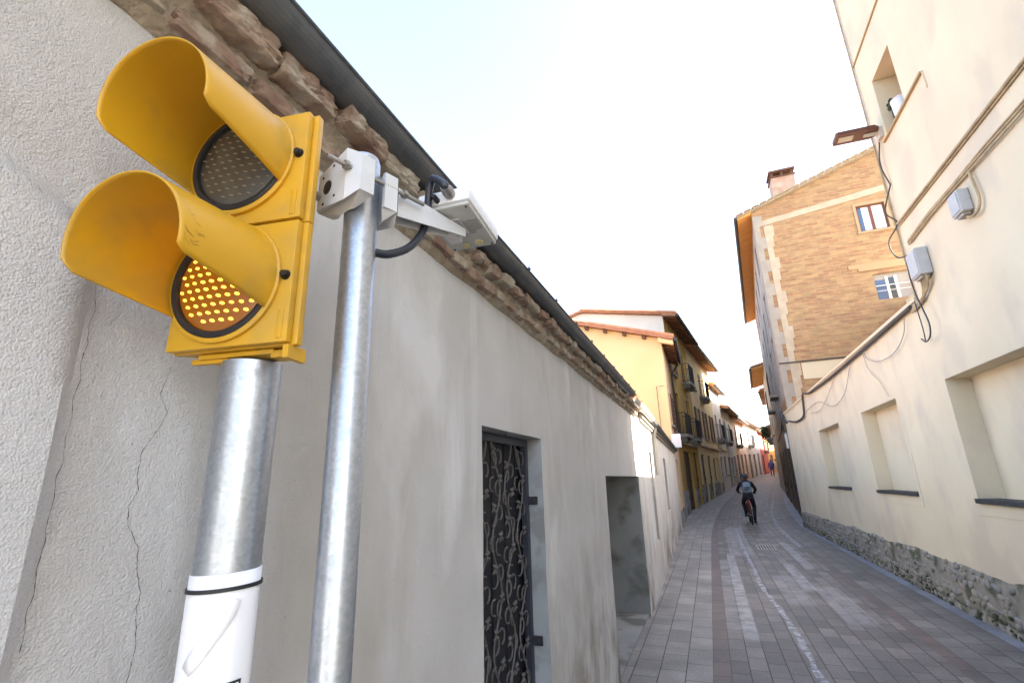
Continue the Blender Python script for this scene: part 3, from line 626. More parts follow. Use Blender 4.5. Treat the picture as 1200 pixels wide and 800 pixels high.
def house(name, label, p0, p1, side, wall, h, deep=7, rise=.3, over=.55, wins=(), roof='tile', rafters=True, verge=.2, z0=None, sidewall=None, gutter_m='darkmetal',
          base=None, belt=None, eave_t=.10, rafter_m='wood', soffit_m=None, group=None, extra=None, balcony_m='darkmetal'):
    z0 = zg(min(p0[1], p1[1])) - .05 if z0 is None else z0
    rt = thing(name, label, 'house', (p0[0], p0[1], z0), group)
    b = MB(); depth = .16
    holes = [(w_[0], w_[1], w_[2], w_[3]) for w_ in wins]
    P, d, n, L_ = facade(b, p0, p1, z0, h, holes, depth, side)
    mid = deep / 2; rz = h + mid * rise
    for s_ in (0, L_):
        mi = 1 if sidewall else 0
        b.add([P(s_, z0), P(s_, h), P(s_, rz, mid), P(s_, h, deep), P(s_, z0, deep)], [(0, 1, 2, 3, 4)], mi)
    b.quad(P(0, z0, deep), P(L_, z0, deep), P(L_, h, deep), P(0, h, deep))
    b.build('wall', [wall, sidewall] if sidewall else [wall], rt)
    # roof: two slopes
    b = MB(); t = eave_t
    for (qa, za, qb, zb) in ((-over, h - over * rise, mid, rz), (deep + over, h - over * rise, mid, rz)):
        vs = [P(s_, z + dz, q) for s_ in (-verge, L_ + verge) for (q, z) in ((qa, za), (qb, zb)) for dz in (.03, .03 + t)]
        b.add(vs, [(0, 1, 3, 2), (4, 6, 7, 5), (0, 4, 5, 1), (2, 3, 7, 6), (0, 2, 6, 4), (1, 5, 7, 3)], 0)
    # tile rolls
    ns = int((L_ + 2 * verge) / .28)
    for i in range(ns + 1):
        s_ = -verge + (L_ + 2 * verge) * i / ns
        b.tube([P(s_, h - over * rise + t + .04, -over - .03), P(s_, rz + t + .04, mid)], .07, 6)
    b.build('roof', [M[roof]], rt, smooth=False)
    if rafters:
        nr = max(3, int(L_ / .42))
        for i in range(nr + 1):
            b = MB()
            s_ = -verge * .6 + (L_ + verge * 1.2) * i / nr
            vs = [P(ss, z, q) for ss in (s_ - .04, s_ + .04) for (q, z0_) in ((-over + .04, h - (over - .04) * rise), (-.01, h)) for z in (z0_ - .09, z0_ + .028)]
            b.add(vs, [(0, 1, 3, 2), (4, 6, 7, 5), (0, 4, 5, 1), (2, 3, 7, 6), (0, 2, 6, 4), (1, 5, 7, 3)])
            b.build('rafter', M[rafter_m], rt)
    if soffit_m:
        b = MB(); vs = [P(ss, z, q) for ss in (-verge, L_ + verge) for (q, z0_) in ((-over + .02, h - (over - .02) * rise - .02), (-.01, h - .02)) for z in (z0_ - .03, z0_ + .045)]
        b.add(vs, [(0, 1, 3, 2), (4, 6, 7, 5), (0, 4, 5, 1), (2, 3, 7, 6), (0, 2, 6, 4), (1, 5, 7, 3)]); b.build('soffit', M[soffit_m], rt)
    if gutter_m:
        b = MB(); zz = h - over * rise + .01
        b.tube([P(-verge, zz, -over - .07), P(L_ + verge, zz, -over - .07)], .07, 8); b.build('gutter', M[gutter_m], rt)
    if base:
        hz = base[0]; cuts = sorted([(w_[0], w_[1]) for w_ in wins if w_[2] < z0 + hz]); a = 0
        for c in cuts + [(L_, L_)]:
            if c[0] - a > .05:
                b = MB(); fbox(b, P, d, n, a + .003, c[0] - .003, z0, z0 + hz, .002, .05); b.build('plinth', base[1], rt)
            a = c[1]
    if belt:
        b = MB(); fbox(b, P, d, n, 0, L_, belt, belt + .12, .002, .10); b.build('belt_course', M['cream_trim'], rt)
    for w_ in wins:
        s0, s1, za, zb, kind = w_
        if kind == 'door':
            b = MB(); fbox(b, P, d, n, s0, s1, za, zb, -.15, -.11)
            for k in range(4): fbox(b, P, d, n, s0 + (s1 - s0) * (k % 2) * .5 + .06, s0 + (s1 - s0) * ((k % 2) * .5 + .5) - .06, za + .15 + (k // 2) * (zb - za) * .5, za + (zb - za) * (.42 + .5 * (k // 2)), -.11, -.09)
            dr = b.build('door', M['doorwood'], rt)
            b = MB(); b.tube([P(s1 - .2, (za + zb) / 2 - .1, .08), P(s1 - .2, (za + zb) / 2 + .1, .08)], .02, 6); b.build('handle', M['darkmetal'], dr)
            continue
        b = MB(); t_ = .06
        fbox(b, P, d, n, s0, s0 + t_, za, zb, -.15, -.09); fbox(b, P, d, n, s1 - t_, s1, za, zb, -.15, -.09)
        fbox(b, P, d, n, s0 + t_, s1 - t_, zb - t_, zb, -.15, -.09); fbox(b, P, d, n, s0 + t_, s1 - t_, za, za + t_, -.15, -.09)
        fbox(b, P, d, n, (s0 + s1) / 2 - .03, (s0 + s1) / 2 + .03, za + t_, zb - t_, -.15, -.092)
        wf = b.build('window', M['woodwin'], rt)
        b = MB(); fbox(b, P, d, n, s0 + t_, s1 - t_, za + t_, zb - t_, -.14, -.12); b.build('pane', M['glass'], wf)
        if kind == 'shut':
            for (a, c) in ((s0 - .42, s0 - .01), (s1 + .01, s1 + .42)):
                b = MB(); fbox(b, P, d, n, a, c, za, zb, .01, .05)
                for k in range(8): fbox(b, P, d, n, a + .04, c - .04, za + .08 + k * (zb - za - .1) / 8, za + .12 + k * (zb - za - .1) / 8, .05, .062)
                b.build('shutter', M['shutter'], rt)
        if kind in ('win', 'shut'):
            b = MB(); fbox(b, P, d, n, s0 - .08, s1 + .08, za - .07, za - .002, .002, .10); b.build('sill', M['concrete'], wf)
        if kind == 'balc':
            b = MB(); fbox(b, P, d, n, s0 - .35, s1 + .35, za - .14, za - .01, .002, .42)
            for k in range(2): fbox(b, P, d, n, s0 - .2 + k * (s1 - s0 + .25), s0 - .05 + k * (s1 - s0 + .25), za - .32, za - .142, .002, .35)
            bl = b.build('balcony', M['concrete'], rt)
            b = MB()
            for zz in (za + .05, za + .95):
                b.tube([P(s0 - .32, zz, 0.0), P(s0 - .32, zz, -.39), P(s1 + .32, zz, -.39), P(s1 + .32, zz, 0.0)], .018, 5)
            nb = int((s1 - s0 + .64) / .13)
            for k in range(nb + 1):
                s_ = s0 - .32 + (s1 - s0 + .64) * k / nb; b.tube([P(s_, za, -.39), P(s_, za + .95, -.39)], .011, 5)
            for q in (.13, .26):
                for s_ in (s0 - .32, s1 + .32): b.tube([P(s_, za, -q), P(s_, za + .95, -q)], .011, 5)
            b.build('railing', M[balcony_m], bl)
    return rt, P, d, n, L_

# ------------------------------------------------------------------ low annex (sunlit patch) on the left
an = thing('low_annex', 'low grey wall wing with two narrow slots and a sunlit patch, past the square recess', 'house', (-.9, 7.6, 0))
b = MB()
facade(b, (-.9, 7.601), (-.935, 9.7), 0, 2.55, [(1.15, 1.62, .66, 2.11)], .2, 1)
facade(b, (-.935, 9.7), (-1.10, 18.9), 0, 2.55, [(2.6, 3.4, .92, 2.12)], .2, 1)
b.quad((-1.13, 8.7, .6), (-1.13, 9.3, .6), (-1.13, 9.3, 2.15), (-1.13, 8.7, 2.15), 1); b.quad((-1.19, 12.2, .85), (-1.2, 13.2, .85), (-1.2, 13.2, 2.15), (-1.19, 12.2, 2.15), 1)
b.quad((-1.10, 18.9, 0), (-1.10, 18.9, 2.55), (-4.5, 18.9, 2.55), (-4.5, 18.9, 0)); b.quad((-4.5, 7.6, 0), (-4.5, 18.9, 0), (-4.5, 18.9, 2.55), (-4.5, 7.6, 2.55))
b.build('wall', [M['render'], M['doorwood']], an)
b = MB()
for (za, zb, o_) in ((2.50, 2.545, .035), (2.548, 2.60, .065)):
    pr = [(-.9, 7.6), (-.935, 9.7), (-1.1, 18.9)]
    for (xa, ya), (xb, yb) in zip(pr, pr[1:]):
        b.add([(xa + o_, ya, za), (xb + o_, yb, za), (xb + o_, yb, zb), (xa + o_, ya, zb), (xa - .1, ya, za), (xb - .1, yb, za), (xb - .1, yb, zb), (xa - .1, ya, zb)], [(0, 1, 2, 3), (4, 7, 6, 5), (0, 4, 5, 1), (1, 5, 6, 2), (2, 6, 7, 3), (3, 7, 4, 0)])
b.build('cornice', M['stone_pale'], an)
gp = [(-.80, 6.32 + .1 * i, 2.655) for i in range(12)] + [(-.80 - .006 * i, 7.6 + .3 * i, 2.655 - .0012 * i) for i in range(8)] + [(-.85 - .0055 * i, 10.0 + .3 * i, 2.645 - .001 * i) for i in range(30)]
gutter(an, gp[:17], .055, M['zinc_pale_or_lit']); gutter(an, gp[16:], .055, M['zinc'])  # first stretch has sunlight painted in as paler zinc, the rest stays dark
b = MB(); b.add([(-.8, 7.5, 2.72), (-1.0, 18.9, 2.70), (-4.5, 18.9, 3.6), (-4.5, 7.5, 3.7), (-.86, 7.5, 2.60), (-1.05, 18.9, 2.60), (-4.5, 18.9, 3.5), (-4.5, 7.5, 3.6)], [(0, 1, 2, 3), (4, 7, 6, 5), (0, 4, 5, 1), (1, 5, 6, 2), (2, 6, 7, 3), (3, 7, 4, 0)]); b.build('roof', M['tile'], an)
b = MB(); b.tube([(-.85, 9.72, 2.62), (-.87, 9.74, 2.52), (-.895, 9.75, 2.44), (-.895, 9.75, 1.72)], .032, 10); b.build('downpipe', M['zinc_pale_or_lit'], an, smooth=True)

# ------------------------------------------------------------------ cream house on the right
CX = 2.70
ch = thing('cream_house', 'tall cream rendered house with a low wing, three blind windows and a rubble plinth', 'house', (CX, 0, 0))
b = MB()
N1 = (12.32, 14.4, 1.35, 2.70); N2 = (8.74, 10.56, 1.35, 2.70); N3 = (5.25, 7.06, 1.335, 2.675); UW = (6.14, 6.77, 5.86, 6.70)
def P_(y, z, q=0): return Vector((CX + q, y, z))
def cwall(y0, y1, z0, z1, holes):
    yc_ = sorted(set([y0, y1] + [h for hh in holes for h in hh[:2]])); zc_ = sorted(set([z0, z1] + [h for hh in holes for h in hh[2:4]]))
    for a, c in zip(yc_, yc_[1:]):
        for e, f_ in zip(zc_, zc_[1:]):
            if any(h[0] < (a + c) / 2 < h[1] and h[2] < (e + f_) / 2 < h[3] for h in holes): continue
            b.quad(P_(a, e), P_(c, e), P_(c, f_), P_(a, f_))
cwall(-1.2, 19.55, 0, 3.70, [N1, N2, N3]); cwall(-1.2, 7.18, 3.70, 12, [UW])
for h, q in ((N1, .2), (N2, .22), (N3, .24), (UW, .55)):
    a, c, e, f_ = h
    b.quad(P_(a, e), P_(a, f_), P_(a, f_, q), P_(a, e, q)); b.quad(P_(c, e), P_(c, f_), P_(c, f_, q), P_(c, e, q))
    b.quad(P_(a, f_), P_(c, f_), P_(c, f_, q), P_(a, f_, q)); b.quad(P_(a, e), P_(c, e), P_(c, e, q), P_(a, e, q))
    b.quad(P_(a, e, q), P_(c, e, q), P_(c, f_, q), P_(a, f_, q))
b.quad((CX, 7.18, 3.7), (12, 7.18, 3.7), (12, 7.18, 12), (CX, 7.18, 12)); b.quad((12, -1.2, 0), (12, 7.18, 0), (12, 7.18, 12), (12, -1.2, 12)); b.quad((CX, -1.2, 12), (12, -1.2, 12), (12, 7.18, 12), (CX, 7.18, 12)); b.quad((CX, -1.2, 0), (12, -1.2, 0), (12, -1.2, 12), (CX, -1.2, 12))
b.quad((CX, 7.18, 3.70), (CX + .3, 7.18, 3.70), (CX + .3, 19.55, 3.70), (CX, 19.55, 3.70)); b.quad((CX, 19.55, 0), (CX + .3, 19.55, 0), (CX + .3, 19.55, 3.7), (CX, 19.55, 3.7))
b.quad((CX + .3, 7.18, 0), (CX + .3, 19.55, 0), (CX + .3, 19.55, 3.7), (CX + .3, 7.18, 3.7))
b.build('wall', [M['cream']], ch)
b = MB(); b.bx(7.0, 11.9, 10.4, 19.5, 0, 7.3); b.bx(CX + .31, 6.99, 7.2, 19.5, 0, 3.3); b.build('wing_body_and_sun_block', M['cream'], ch)  # tall rear box: unseen, added to keep sun off the farther left wall
b = MB(); b.bx(CX - .035, CX + .33, 7.185, 19.56, 3.705, 3.75); b.bx(CX - .012, CX + .3, 7.185, 19.56, 3.66, 3.703); b.build('coping', M['cream_trim'], ch)
for h in (N1, N2, N3):
    b = MB(); b.bx(CX - .035, CX + .19, h[0] - .0, h[1] + .0, h[2] - .035, h[2] + .014, bev=.006); b.build('window_sill', M['slate'], ch)
    b = MB(); b.bx(CX - .006, CX - .001, h[0] - .1, h[1] + .12, 1.175, 1.187); b.bx(CX - .006, CX - .001, h[0] - .112, h[0] - .1, 1.175, 1.9); b.build('surround_line', M['cream_trim'], ch)
b = MB(); b.bx(CX - .03, CX - .001, 5.63, 6.86, 5.80, 5.825); b.build('upper_sill', M['cream_dark'], ch)
b = MB(); b.bx(CX - .012, CX - .001, 5.615, 5.628, 5.60, 5.82); b.build('upper_sill_return', M['cream_trim'], ch)
b = MB(); b.bx(CX - .02, CX - .001, 6.02, 7.17, 7.305, 7.325); b.build('upper_band', M['cream_dark'], ch)
b = MB(); b.tube([(CX - .02, 7.165, 3.75), (CX - .02, 7.165, 12)], .012, 6); b.build('corner_cable', M['beigecable'], ch)
# shutter of the small upper window
b = MB(); b.bx(CX + .50, CX + .54, 6.15, 6.76, 5.87, 6.69); b.build('upper_shutter', M['cream_trim'], ch)
# rubble plinth
b = MB(); yy = [5.0 + .12 * i for i in range(122)]
def ptop(y): return .575 + .06 * mnoise.noise(Vector((y * .9, 0, 2))) + .02 * mnoise.noise(Vector((y * 4, 0, 2))) - .007 * max(0, y - 10)
for a, c in zip(yy, yy[1:]):
    for k in range(4):
        za, zb = k / 4, (k + 1) / 4; xa = lambda y, t: CX - .016 - .012 * mnoise.noise(Vector((y * 3, t * 3, 0))) if t < 1 else CX + .002
        b.add([(xa(a, za), a, ptop(a) * za), (xa(c, za), c, ptop(c) * za), (xa(c, zb), c, ptop(c) * zb), (xa(a, zb), a, ptop(a) * zb)], [(0, 1, 2, 3)], 4)
rr = random.Random(11); y = 5.0
for row in range(7):
    y = 5.0 + rr.uniform(0, .1); z = .035 + row * .082
    while y < 19.4:
        s_ = rr.uniform(.05, .15) * (1.0 if row < 5 else .8); hh = rr.uniform(.04, .095)
        zz = z + rr.uniform(-.015, .015)
        if zz + hh / 2 < ptop(y + s_ / 2) + .005 and rr.random() < (.74 if row < 3 else .42):
            mi = 3 if (row <= 1 and rr.random() < .45) else rr.choice((0, 0, 1, 2, 1))
            b.stone((CX - .008, y + s_ / 2, zz), (.036 + rr.uniform(0, .034), s_, hh), Matrix.Rotation(R(rr.uniform(-40, 40)), 3, 'X'), mi, rr.randrange(9999), .22, 2)
        y += s_ * .98 + rr.uniform(.0, .02)
b.build('stone_plinth', M['rubbles'] + [M['mortar_plinth']], ch, smooth=True)
b = MB()
for k in range(260):
    y = rr.uniform(5.2, 19.3); z = abs(rr.gauss(0, .1))
    if z > .35 or mnoise.noise(Vector((y * 1.3, 0, 7))) < -.12 or k % 3 == 0: continue
    s_ = rr.uniform(.03, .07); b.stone((CX - .028, y, z + .01), (.02, s_, s_ * .6), None, 0, k, .35, 2)
o = b.build('moss', M['moss'], ch, smooth=True); o['kind'] = 'stuff'

# wall-mounted things on the cream house
def tagtube(name, pts, r, m, label, cat, n=8, group=None):
    b = MB(); b.tube(pts, r, n); o = b.build(name, M[m], None, smooth=True); return tag(o, label, cat, group)
def smooth_path(pts, n=6):
    P4 = [Vector(p) for p in pts]; P4 = [P4[0] * 2 - P4[1]] + P4 + [P4[-1] * 2 - P4[-2]]; out_ = []
    for i in range(1, len(P4) - 2):
        for k in range(n):
            t = k / n; a, b_, c, d = P4[i - 1:i + 3]
            out_.append(.5 * ((2 * b_) + (c - a) * t + (2 * a - 5 * b_ + 4 * c - d) * t * t + (3 * b_ - a - 3 * c + d) * t ** 3))
    out_.append(P4[-2]); return out_
# ledge-like cable runs
b = MB(); b.tube([(CX - .018, 7.12, 4.74), (CX - .018, 5.6, 4.715), (CX - .018, 3.0, 4.68)], .016, 8); b.tube([(CX - .014, 7.12, 4.705), (CX - .014, 3.0, 4.645)], .009, 6)
tag(b.build('wall_conduit', M['beigecable'], smooth=True), 'upper thin painted conduit running level across the tall cream wall', 'conduit')
b = MB()
for k, (dz, dx) in enumerate(((0, 0), (-.028, .004), (.022, .006))):
    b.tube(smooth_path([(CX - .025 + dx, 6.95, 4.40 + dz), (CX - .03 + dx, 6.3, 4.43 + dz), (CX - .025 + dx, 5.6, 4.425 + dz), (CX - .03, 4.9, 4.41 + dz * 1.3), (CX - .025, 3.0, 4.36 + dz)]), .011, 7)
tag(b.build('cable_bundle', M['beigecable'], smooth=True), 'tan bundle of cables linking the two grey boxes on the cream wall', 'cables')
def meter(yc_, z1, wd, hh, dp, label, group):
    t_ = thing('junction_box', label, 'box', (CX - .01, yc_, z1 - hh), group)
    b = MB(); b.bx(CX - dp, CX - .004, yc_ - wd / 2, yc_ + wd / 2, z1 - hh, z1, bev=.012); bd = b.build('housing', M['meterbox'], t_)
    b = MB(); b.bx(CX - dp - .008, CX - dp - .0005, yc_ - wd / 2 + .015, yc_ + wd / 2 - .015, z1 - hh + .02, z1 - .02, bev=.003); b.build('lid', M['meterbox'], t_)
    b = MB(); b.bx(CX - dp * .8, CX - dp * .2, yc_ - wd * .3, yc_ + wd * .3, z1 - hh - .03, z1 - hh - .001); b.build('cable_entry', M['greycable'], t_)
    return t_
G1 = 'grey junction boxes on the cream wall'
meter(5.60, 4.30, .20, .235, .10, 'smaller grey junction box, higher and nearer on the cream wall', G1)
meter(6.72, 4.18, .26, .33, .13, 'larger grey junction box with cables hanging out, beside the coping end', G1)
tagtube('conduit_loop', smooth_path([(CX - .03, 5.36, 4.40), (CX - .03, 5.34, 4.25), (CX - .03, 5.33, 4.08), (CX - .04, 5.38, 3.99), (CX - .04, 5.5, 3.985), (CX - .04, 5.58, 4.03)]), .013, 'beigecable', 'tan conduit curling round under the smaller grey box', 'conduit')
for k in range(4):
    pass
b = MB()
for k in range(4):
    y0 = 6.62 + k * .055
    b.tube(smooth_path([(CX - .07, y0, 3.87), (CX - .06, y0 + .02, 3.78 - .012 * k), (CX - .04, y0 + .16, 3.70 - .02 * k), (CX - .03, y0 + .4, 3.66 - .018 * k), (CX - .03, 7.35, 3.64 - .012 * k)]), .013, 7)
tag(b.build('box_cables', M['beigecable'], smooth=True), 'sheaf of tan cables curving out from under the larger grey box', 'cables')
tagtube('main_cable', smooth_path([(CX - .05, 7.3, 3.66), (CX - .045, 8.0, 3.66), (CX - .05, 9.2, 3.635), (CX - .045, 10.5, 3.63), (CX - .05, 12.0, 3.62), (CX - .05, 14.2, 3.66), (CX - .05, 15.2, 3.76), (CX - .05, 15.4, 3.5), (CX - .05, 15.7, 3.22), (CX - .05, 17.0, 3.20), (CX - .05, 18.4, 3.36)], 5), .028, 'cable2', 'thick black cable under the coping, dropping in a step towards the far end', 'cable')
tagtube('hanging_cable', smooth_path([(CX - .12, 6.88, 4.12), (CX - .10, 6.95, 3.92), (CX - .07, 7.0, 3.72), (CX - .08, 6.9, 3.5), (CX - .09, 6.82, 3.3), (CX - .09, 6.88, 3.17), (CX - .08, 7.05, 3.14), (CX - .07, 7.18, 3.21)]), .009, 'cable', 'black cable hanging in a loop below the larger grey box', 'cable')
tagtube('hanging_cable', smooth_path([(CX - .05, 7.15, 3.68), (CX - .05, 7.13, 3.5), (CX - .05, 7.12, 3.3), (CX - .05, 7.14, 3.16)]), .007, 'cable', 'short straight black cable end hanging inside the loop', 'cable')
tagtube('slack_wire', smooth_path([(CX - .04, 7.6, 3.6), (CX - .04, 7.75, 3.42), (CX - .04, 8.2, 3.28), (CX - .04, 8.9, 3.3), (CX - .04, 9.4, 3.45), (CX - .04, 9.5, 3.6)]), .006, 'greycable', 'thin grey wire sagging below the black cable near the boxes', 'wire')
tagtube('slack_wire', smooth_path([(CX - .03, 9.6, 3.62), (CX - .03, 9.5, 3.3), (CX - .03, 9.1, 3.0), (CX - .03, 8.9, 2.76)]), .005, 'greycable', 'thin wire running down to the corner of the middle blind window', 'wire')
tagtube('slack_wire', smooth_path([(CX - .03, 10.4, 3.6), (CX - .04, 11.2, 3.15), (CX - .04, 12.3, 3.05), (CX - .04, 13.4, 3.3), (CX - .03, 14.2, 3.35), (CX - .03, 15.5, 3.3)]), .006, 'greycable', 'thin wire sagging in a long curve between the far windows and the coping', 'wire')
tagtube('slack_wire', smooth_path([(CX - .03, 11.6, 3.6), (CX - .04, 12.6, 3.3), (CX - .04, 13.6, 3.12), (CX - .03, 14.8, 3.2)]), .005, 'greycable', 'short drooping wire above the farthest blind window', 'wire')
tagtube('corner_wire', smooth_path([(CX - .02, 6.98, 5.9), (CX - .05, 7.05, 5.6), (CX - .02, 7.02, 5.3), (CX - .02, 7.02, 5.25), (CX - .10, 7.14, 4.95), (CX - .02, 7.1, 4.75), (CX - .12, 7.22, 4.55), (CX - .1, 7.15, 4.3), (CX - .05, 6.9, 4.22)]), .009, 'cable2', 'dark wire straggling down the tall corner from the lamp to the larger box', 'wire')
# things in the little window
pt = thing('metal_pot', 'pale metal pot with a lid standing in the small upper window', 'pot', (2.80, 6.35, 5.865))
b = MB(); b.lathe([(.075, 0), (.088, .02), (.095, .19), (.10, .195), (.10, .21), (.08, .222), (0, .232)], (2.775, 6.40, 5.862), n=20); b.build('body', M['flowerpot'], pt, smooth=True)
b = MB(); b.lathe([(.025, 0), (.03, .03), (.02, .04), (0, .042)], (2.775, 6.40, 6.092), n=12); b.build('knob', M['flowerpot'], pt, smooth=True)
b = MB()
for k in range(26): b.stone((2.775 + rr.uniform(-.05, .05), 6.60 + rr.uniform(-.05, .05), 6.15 + rr.uniform(-.05, .06)), (.05, .05, .02), Matrix.Rotation(rr.uniform(0, 3), 3, 'Y'), 0, k, .3, 1)
b.tube([(2.775, 6.60, 5.865), (2.775, 6.60, 6.14)], .03, 8); tag(b.build('potted_plant', M['leafdark'], smooth=True), 'dark little plant beside the metal pot in the small upper window', 'plant')
# street lamp head on the corner
lp = thing('street_lamp', 'flat brown street lamp sticking out from the tall cream corner', 'lamp', (2.70, 6.9, 5.97))
b = MB()
poly = [(-.235, -.10), (-.215, -.12), (.20, -.12), (.26, -.07), (.28, 0), (.26, .07), (.20, .12), (-.215, .12), (-.235, .10)]
th_ = R(8); ex = Vector((math.cos(th_), 0, -math.sin(th_) * .2)).normalized(); ey = Vector((0, 1, 0)); ez = ex.cross(ey)
lc = Vector((2.40, 6.9, 6.01)); b.prism(poly, lc, ex, ey, ez * .05); b.build('lamp_head', M['lampbrown'], lp)
b = MB(); b.prism([(-.19, -.055), (-.02, -.055), (-.02, .055), (-.19, .055)], lc - ez * .006, ex, ey, ez * .005); b.build('lamp_glass', M['lampglass'], lp)
b = MB(); b.tube([lc + ex * .10 + ez * -.004, lc + ex * .30 + ez * -.01], .028, 10); b.bx(2.655, 2.698, 6.84, 6.96, 5.90, 6.05); b.build('mounting_arm', M['zinc_pale_or_lit'], lp)

# ------------------------------------------------------------------ brick building behind the low wing
bp0, bp1 = (2.85, 19.6), (4.13, 34.6)
bb = thing('brick_building', 'tall building with orange brick gable, sloping roof and chimney behind the low cream wing', 'building', (2.85, 19.6, 0))
RZ = lambda x: 11.70 + .35 * (x - 2.85)
b = MB(); hl = [(6.28, 7.17, 10.10, 11.15), (6.28, 7.45, 7.45, 8.42)]
xs = sorted([2.85, 6.28, 7.17, 7.45, 8.85, 14.85]); 
for a, c in zip(xs, xs[1:]):
    zt = lambda x: RZ(x) if x <= 8.85 else RZ(8.85) - .35 * (x - 8.85)
    seg = sorted([(h[2], h[3]) for h in hl if h[0] - 1e-6 <= a and c <= h[1] + 1e-6]); z = 0
    for (e, f_) in seg: b.quad((a, 19.6, z), (c, 19.6, z), (c, 19.6, e), (a, 19.6, e)); z = f_
    b.quad((a, 19.6, z), (c, 19.6, z), (c, 19.6, zt(c)), (a, 19.6, zt(a)))
for h in hl:
    a, c, e, f_ = h; D_ = 19.75
    b.quad((a, 19.6, e), (a, 19.6, f_), (a, D_, f_), (a, D_, e)); b.quad((c, 19.6, e), (c, 19.6, f_), (c, D_, f_), (c, D_, e)); b.quad((a, 19.6, f_), (c, 19.6, f_), (c, D_, f_), (a, D_, f_)); b.quad((a, 19.6, e), (c, 19.6, e), (c, D_, e), (a, D_, e))
b.build('gable_wall', M['brick'], bb)
b = MB()
fw = []
for k, s_ in enumerate((1.2, 4.0, 6.8, 9.6, 12.4)):
    for z in (5.0, 7.4, 9.6): fw.append((s_, s_ + .95, z, z + 1.35 if z != 5.0 else z + 1.9, 'x'))
fd = [(2.2, 4.2, 0, 2.7), (5.4, 7.2, 0.1, 2.8), (8.6, 10.4, .2, 2.8), (11.8, 13.2, .3, 2.9)]
P, d, n, L_ = facade(b, bp0, bp1, 4.35, 11.68, [f_[:4] for f_ in fw], .18, -1, 0)
facade(b, bp0, bp1, 0, 4.35, fd, .4, -1, 1)
b.quad(P(L_, 0), P(L_, 11.68), P(L_, 11.68, 12), P(L_, 0, 12)); b.build('facade_wall', [M['facade_r'], M['brownbase']], bb)
for (s0, s1, za, zb, _) in fw:
    b = MB(); fbox(b, P, d, n, s0, s1, za, zb, -.15, -.10); wf = b.build('window', M['woodwin'], bb)
    b = MB(); fbox(b, P, d, n, s0 + .08, s1 - .08, za + .08, zb - .08, -.099, -.09); b.build('pane', M['glass'], wf)
    if za == 5.0 and s0 in (4.0, 9.6):
        b = MB(); fbox(b, P, d, n, s0 - .2, s1 + .2, za - .12, za - .01, .002, .32); bl = b.build('balcony', M['concrete'], bb)
        b = MB()
        for k in range(10): b.tube([P(s0 - .18 + k * (s1 - s0 + .36) / 9, za, -.3), P(s0 - .18 + k * (s1 - s0 + .36) / 9, za + .95, -.3)], .012, 5)
        b.tube([P(s0 - .18, za + .95, -.3), P(s1 + .18, za + .95, -.3)], .02, 5); b.build('railing', M['darkmetal'], bl)
for (s0, s1, za, zb) in fd:
    b = MB(); fbox(b, P, d, n, s0, s1, za, zb, -.05, .03); dr = b.build('door', M['doorwood'], bb); b = MB(); b.tube([P(s0 + .15, 1.1, -.06), P(s0 + .15, 1.3, -.06)], .02, 6); b.build('handle', M['darkmetal'], dr)
# roof slabs following the facade
b = MB()
def rp(x, y, dz): return Vector((x, y, (RZ(x) if x <= 8.85 else RZ(8.85) - .35 * (x - 8.85)) + dz))
off = lambda y: (y - 19.6) * .0853
for (xa, xb) in ((2.28, 8.85), (8.85, 15.4)):
    vs = [rp(x, 0, dz) + Vector((off(y), y, 0)) for y in (19.45, 34.7) for x in (xa, xb) for dz in (.02, .12)]
    b.add(vs, [(0, 1, 3, 2), (4, 6, 7, 5), (0, 4, 5, 1), (2, 3, 7, 6), (0, 2, 6, 4), (1, 5, 7, 3)])
for k in range(22):
    x = 2.3 + k * .3; b.box((x + .1, 19.42, RZ(x + .1) + .12), (.26, .14, .035), Matrix.Rotation(-math.atan(.35), 3, 'Y'))
b.build('roof', M['mortar'], bb)
b = MB(); vs = [rp(x, 0, dz) + Vector((off(y), y, 0)) for y in (19.5, 34.65) for x in (2.32, 2.84) for dz in (-.05, .015)]
b.add(vs, [(0, 1, 3, 2), (4, 6, 7, 5), (0, 4, 5, 1), (2, 3, 7, 6), (0, 2, 6, 4), (1, 5, 7, 3)]); b.build('soffit', M['soffit'], bb)
b = MB(); b.tube([(2.24, 19.45, 11.52), (2.24 + off(34.7), 34.7, 11.52)], .07, 8); b.build('gutter', M['darkmetal'], bb)
# chimney
chx0, chx1 = 3.84, 4.66
b = MB(); b.bx(chx0, chx1, 19.95, 20.65, 11.9, 13.25); cm = b.build('chimney', mat('chimney_render', (.45, .35, .27), .9, var=(.38, .22, .16), vscale=3, bump=.3), bb)
b = MB(); b.bx(chx0 - .06, chx1 + .06, 19.89, 20.71, 13.48, 13.56)
for x in (chx0 + .05, (chx0 + chx1) / 2, chx1 - .05):
    for yy_ in (20.0, 20.6): b.bx(x - .05, x + .05, yy_ - .05, yy_ + .05, 13.3, 13.478)
b.bx(chx0 - .05, chx1 + .05, 19.9, 20.7, 13.252, 13.298); b.build('chimney_cap', M['wood'], cm)
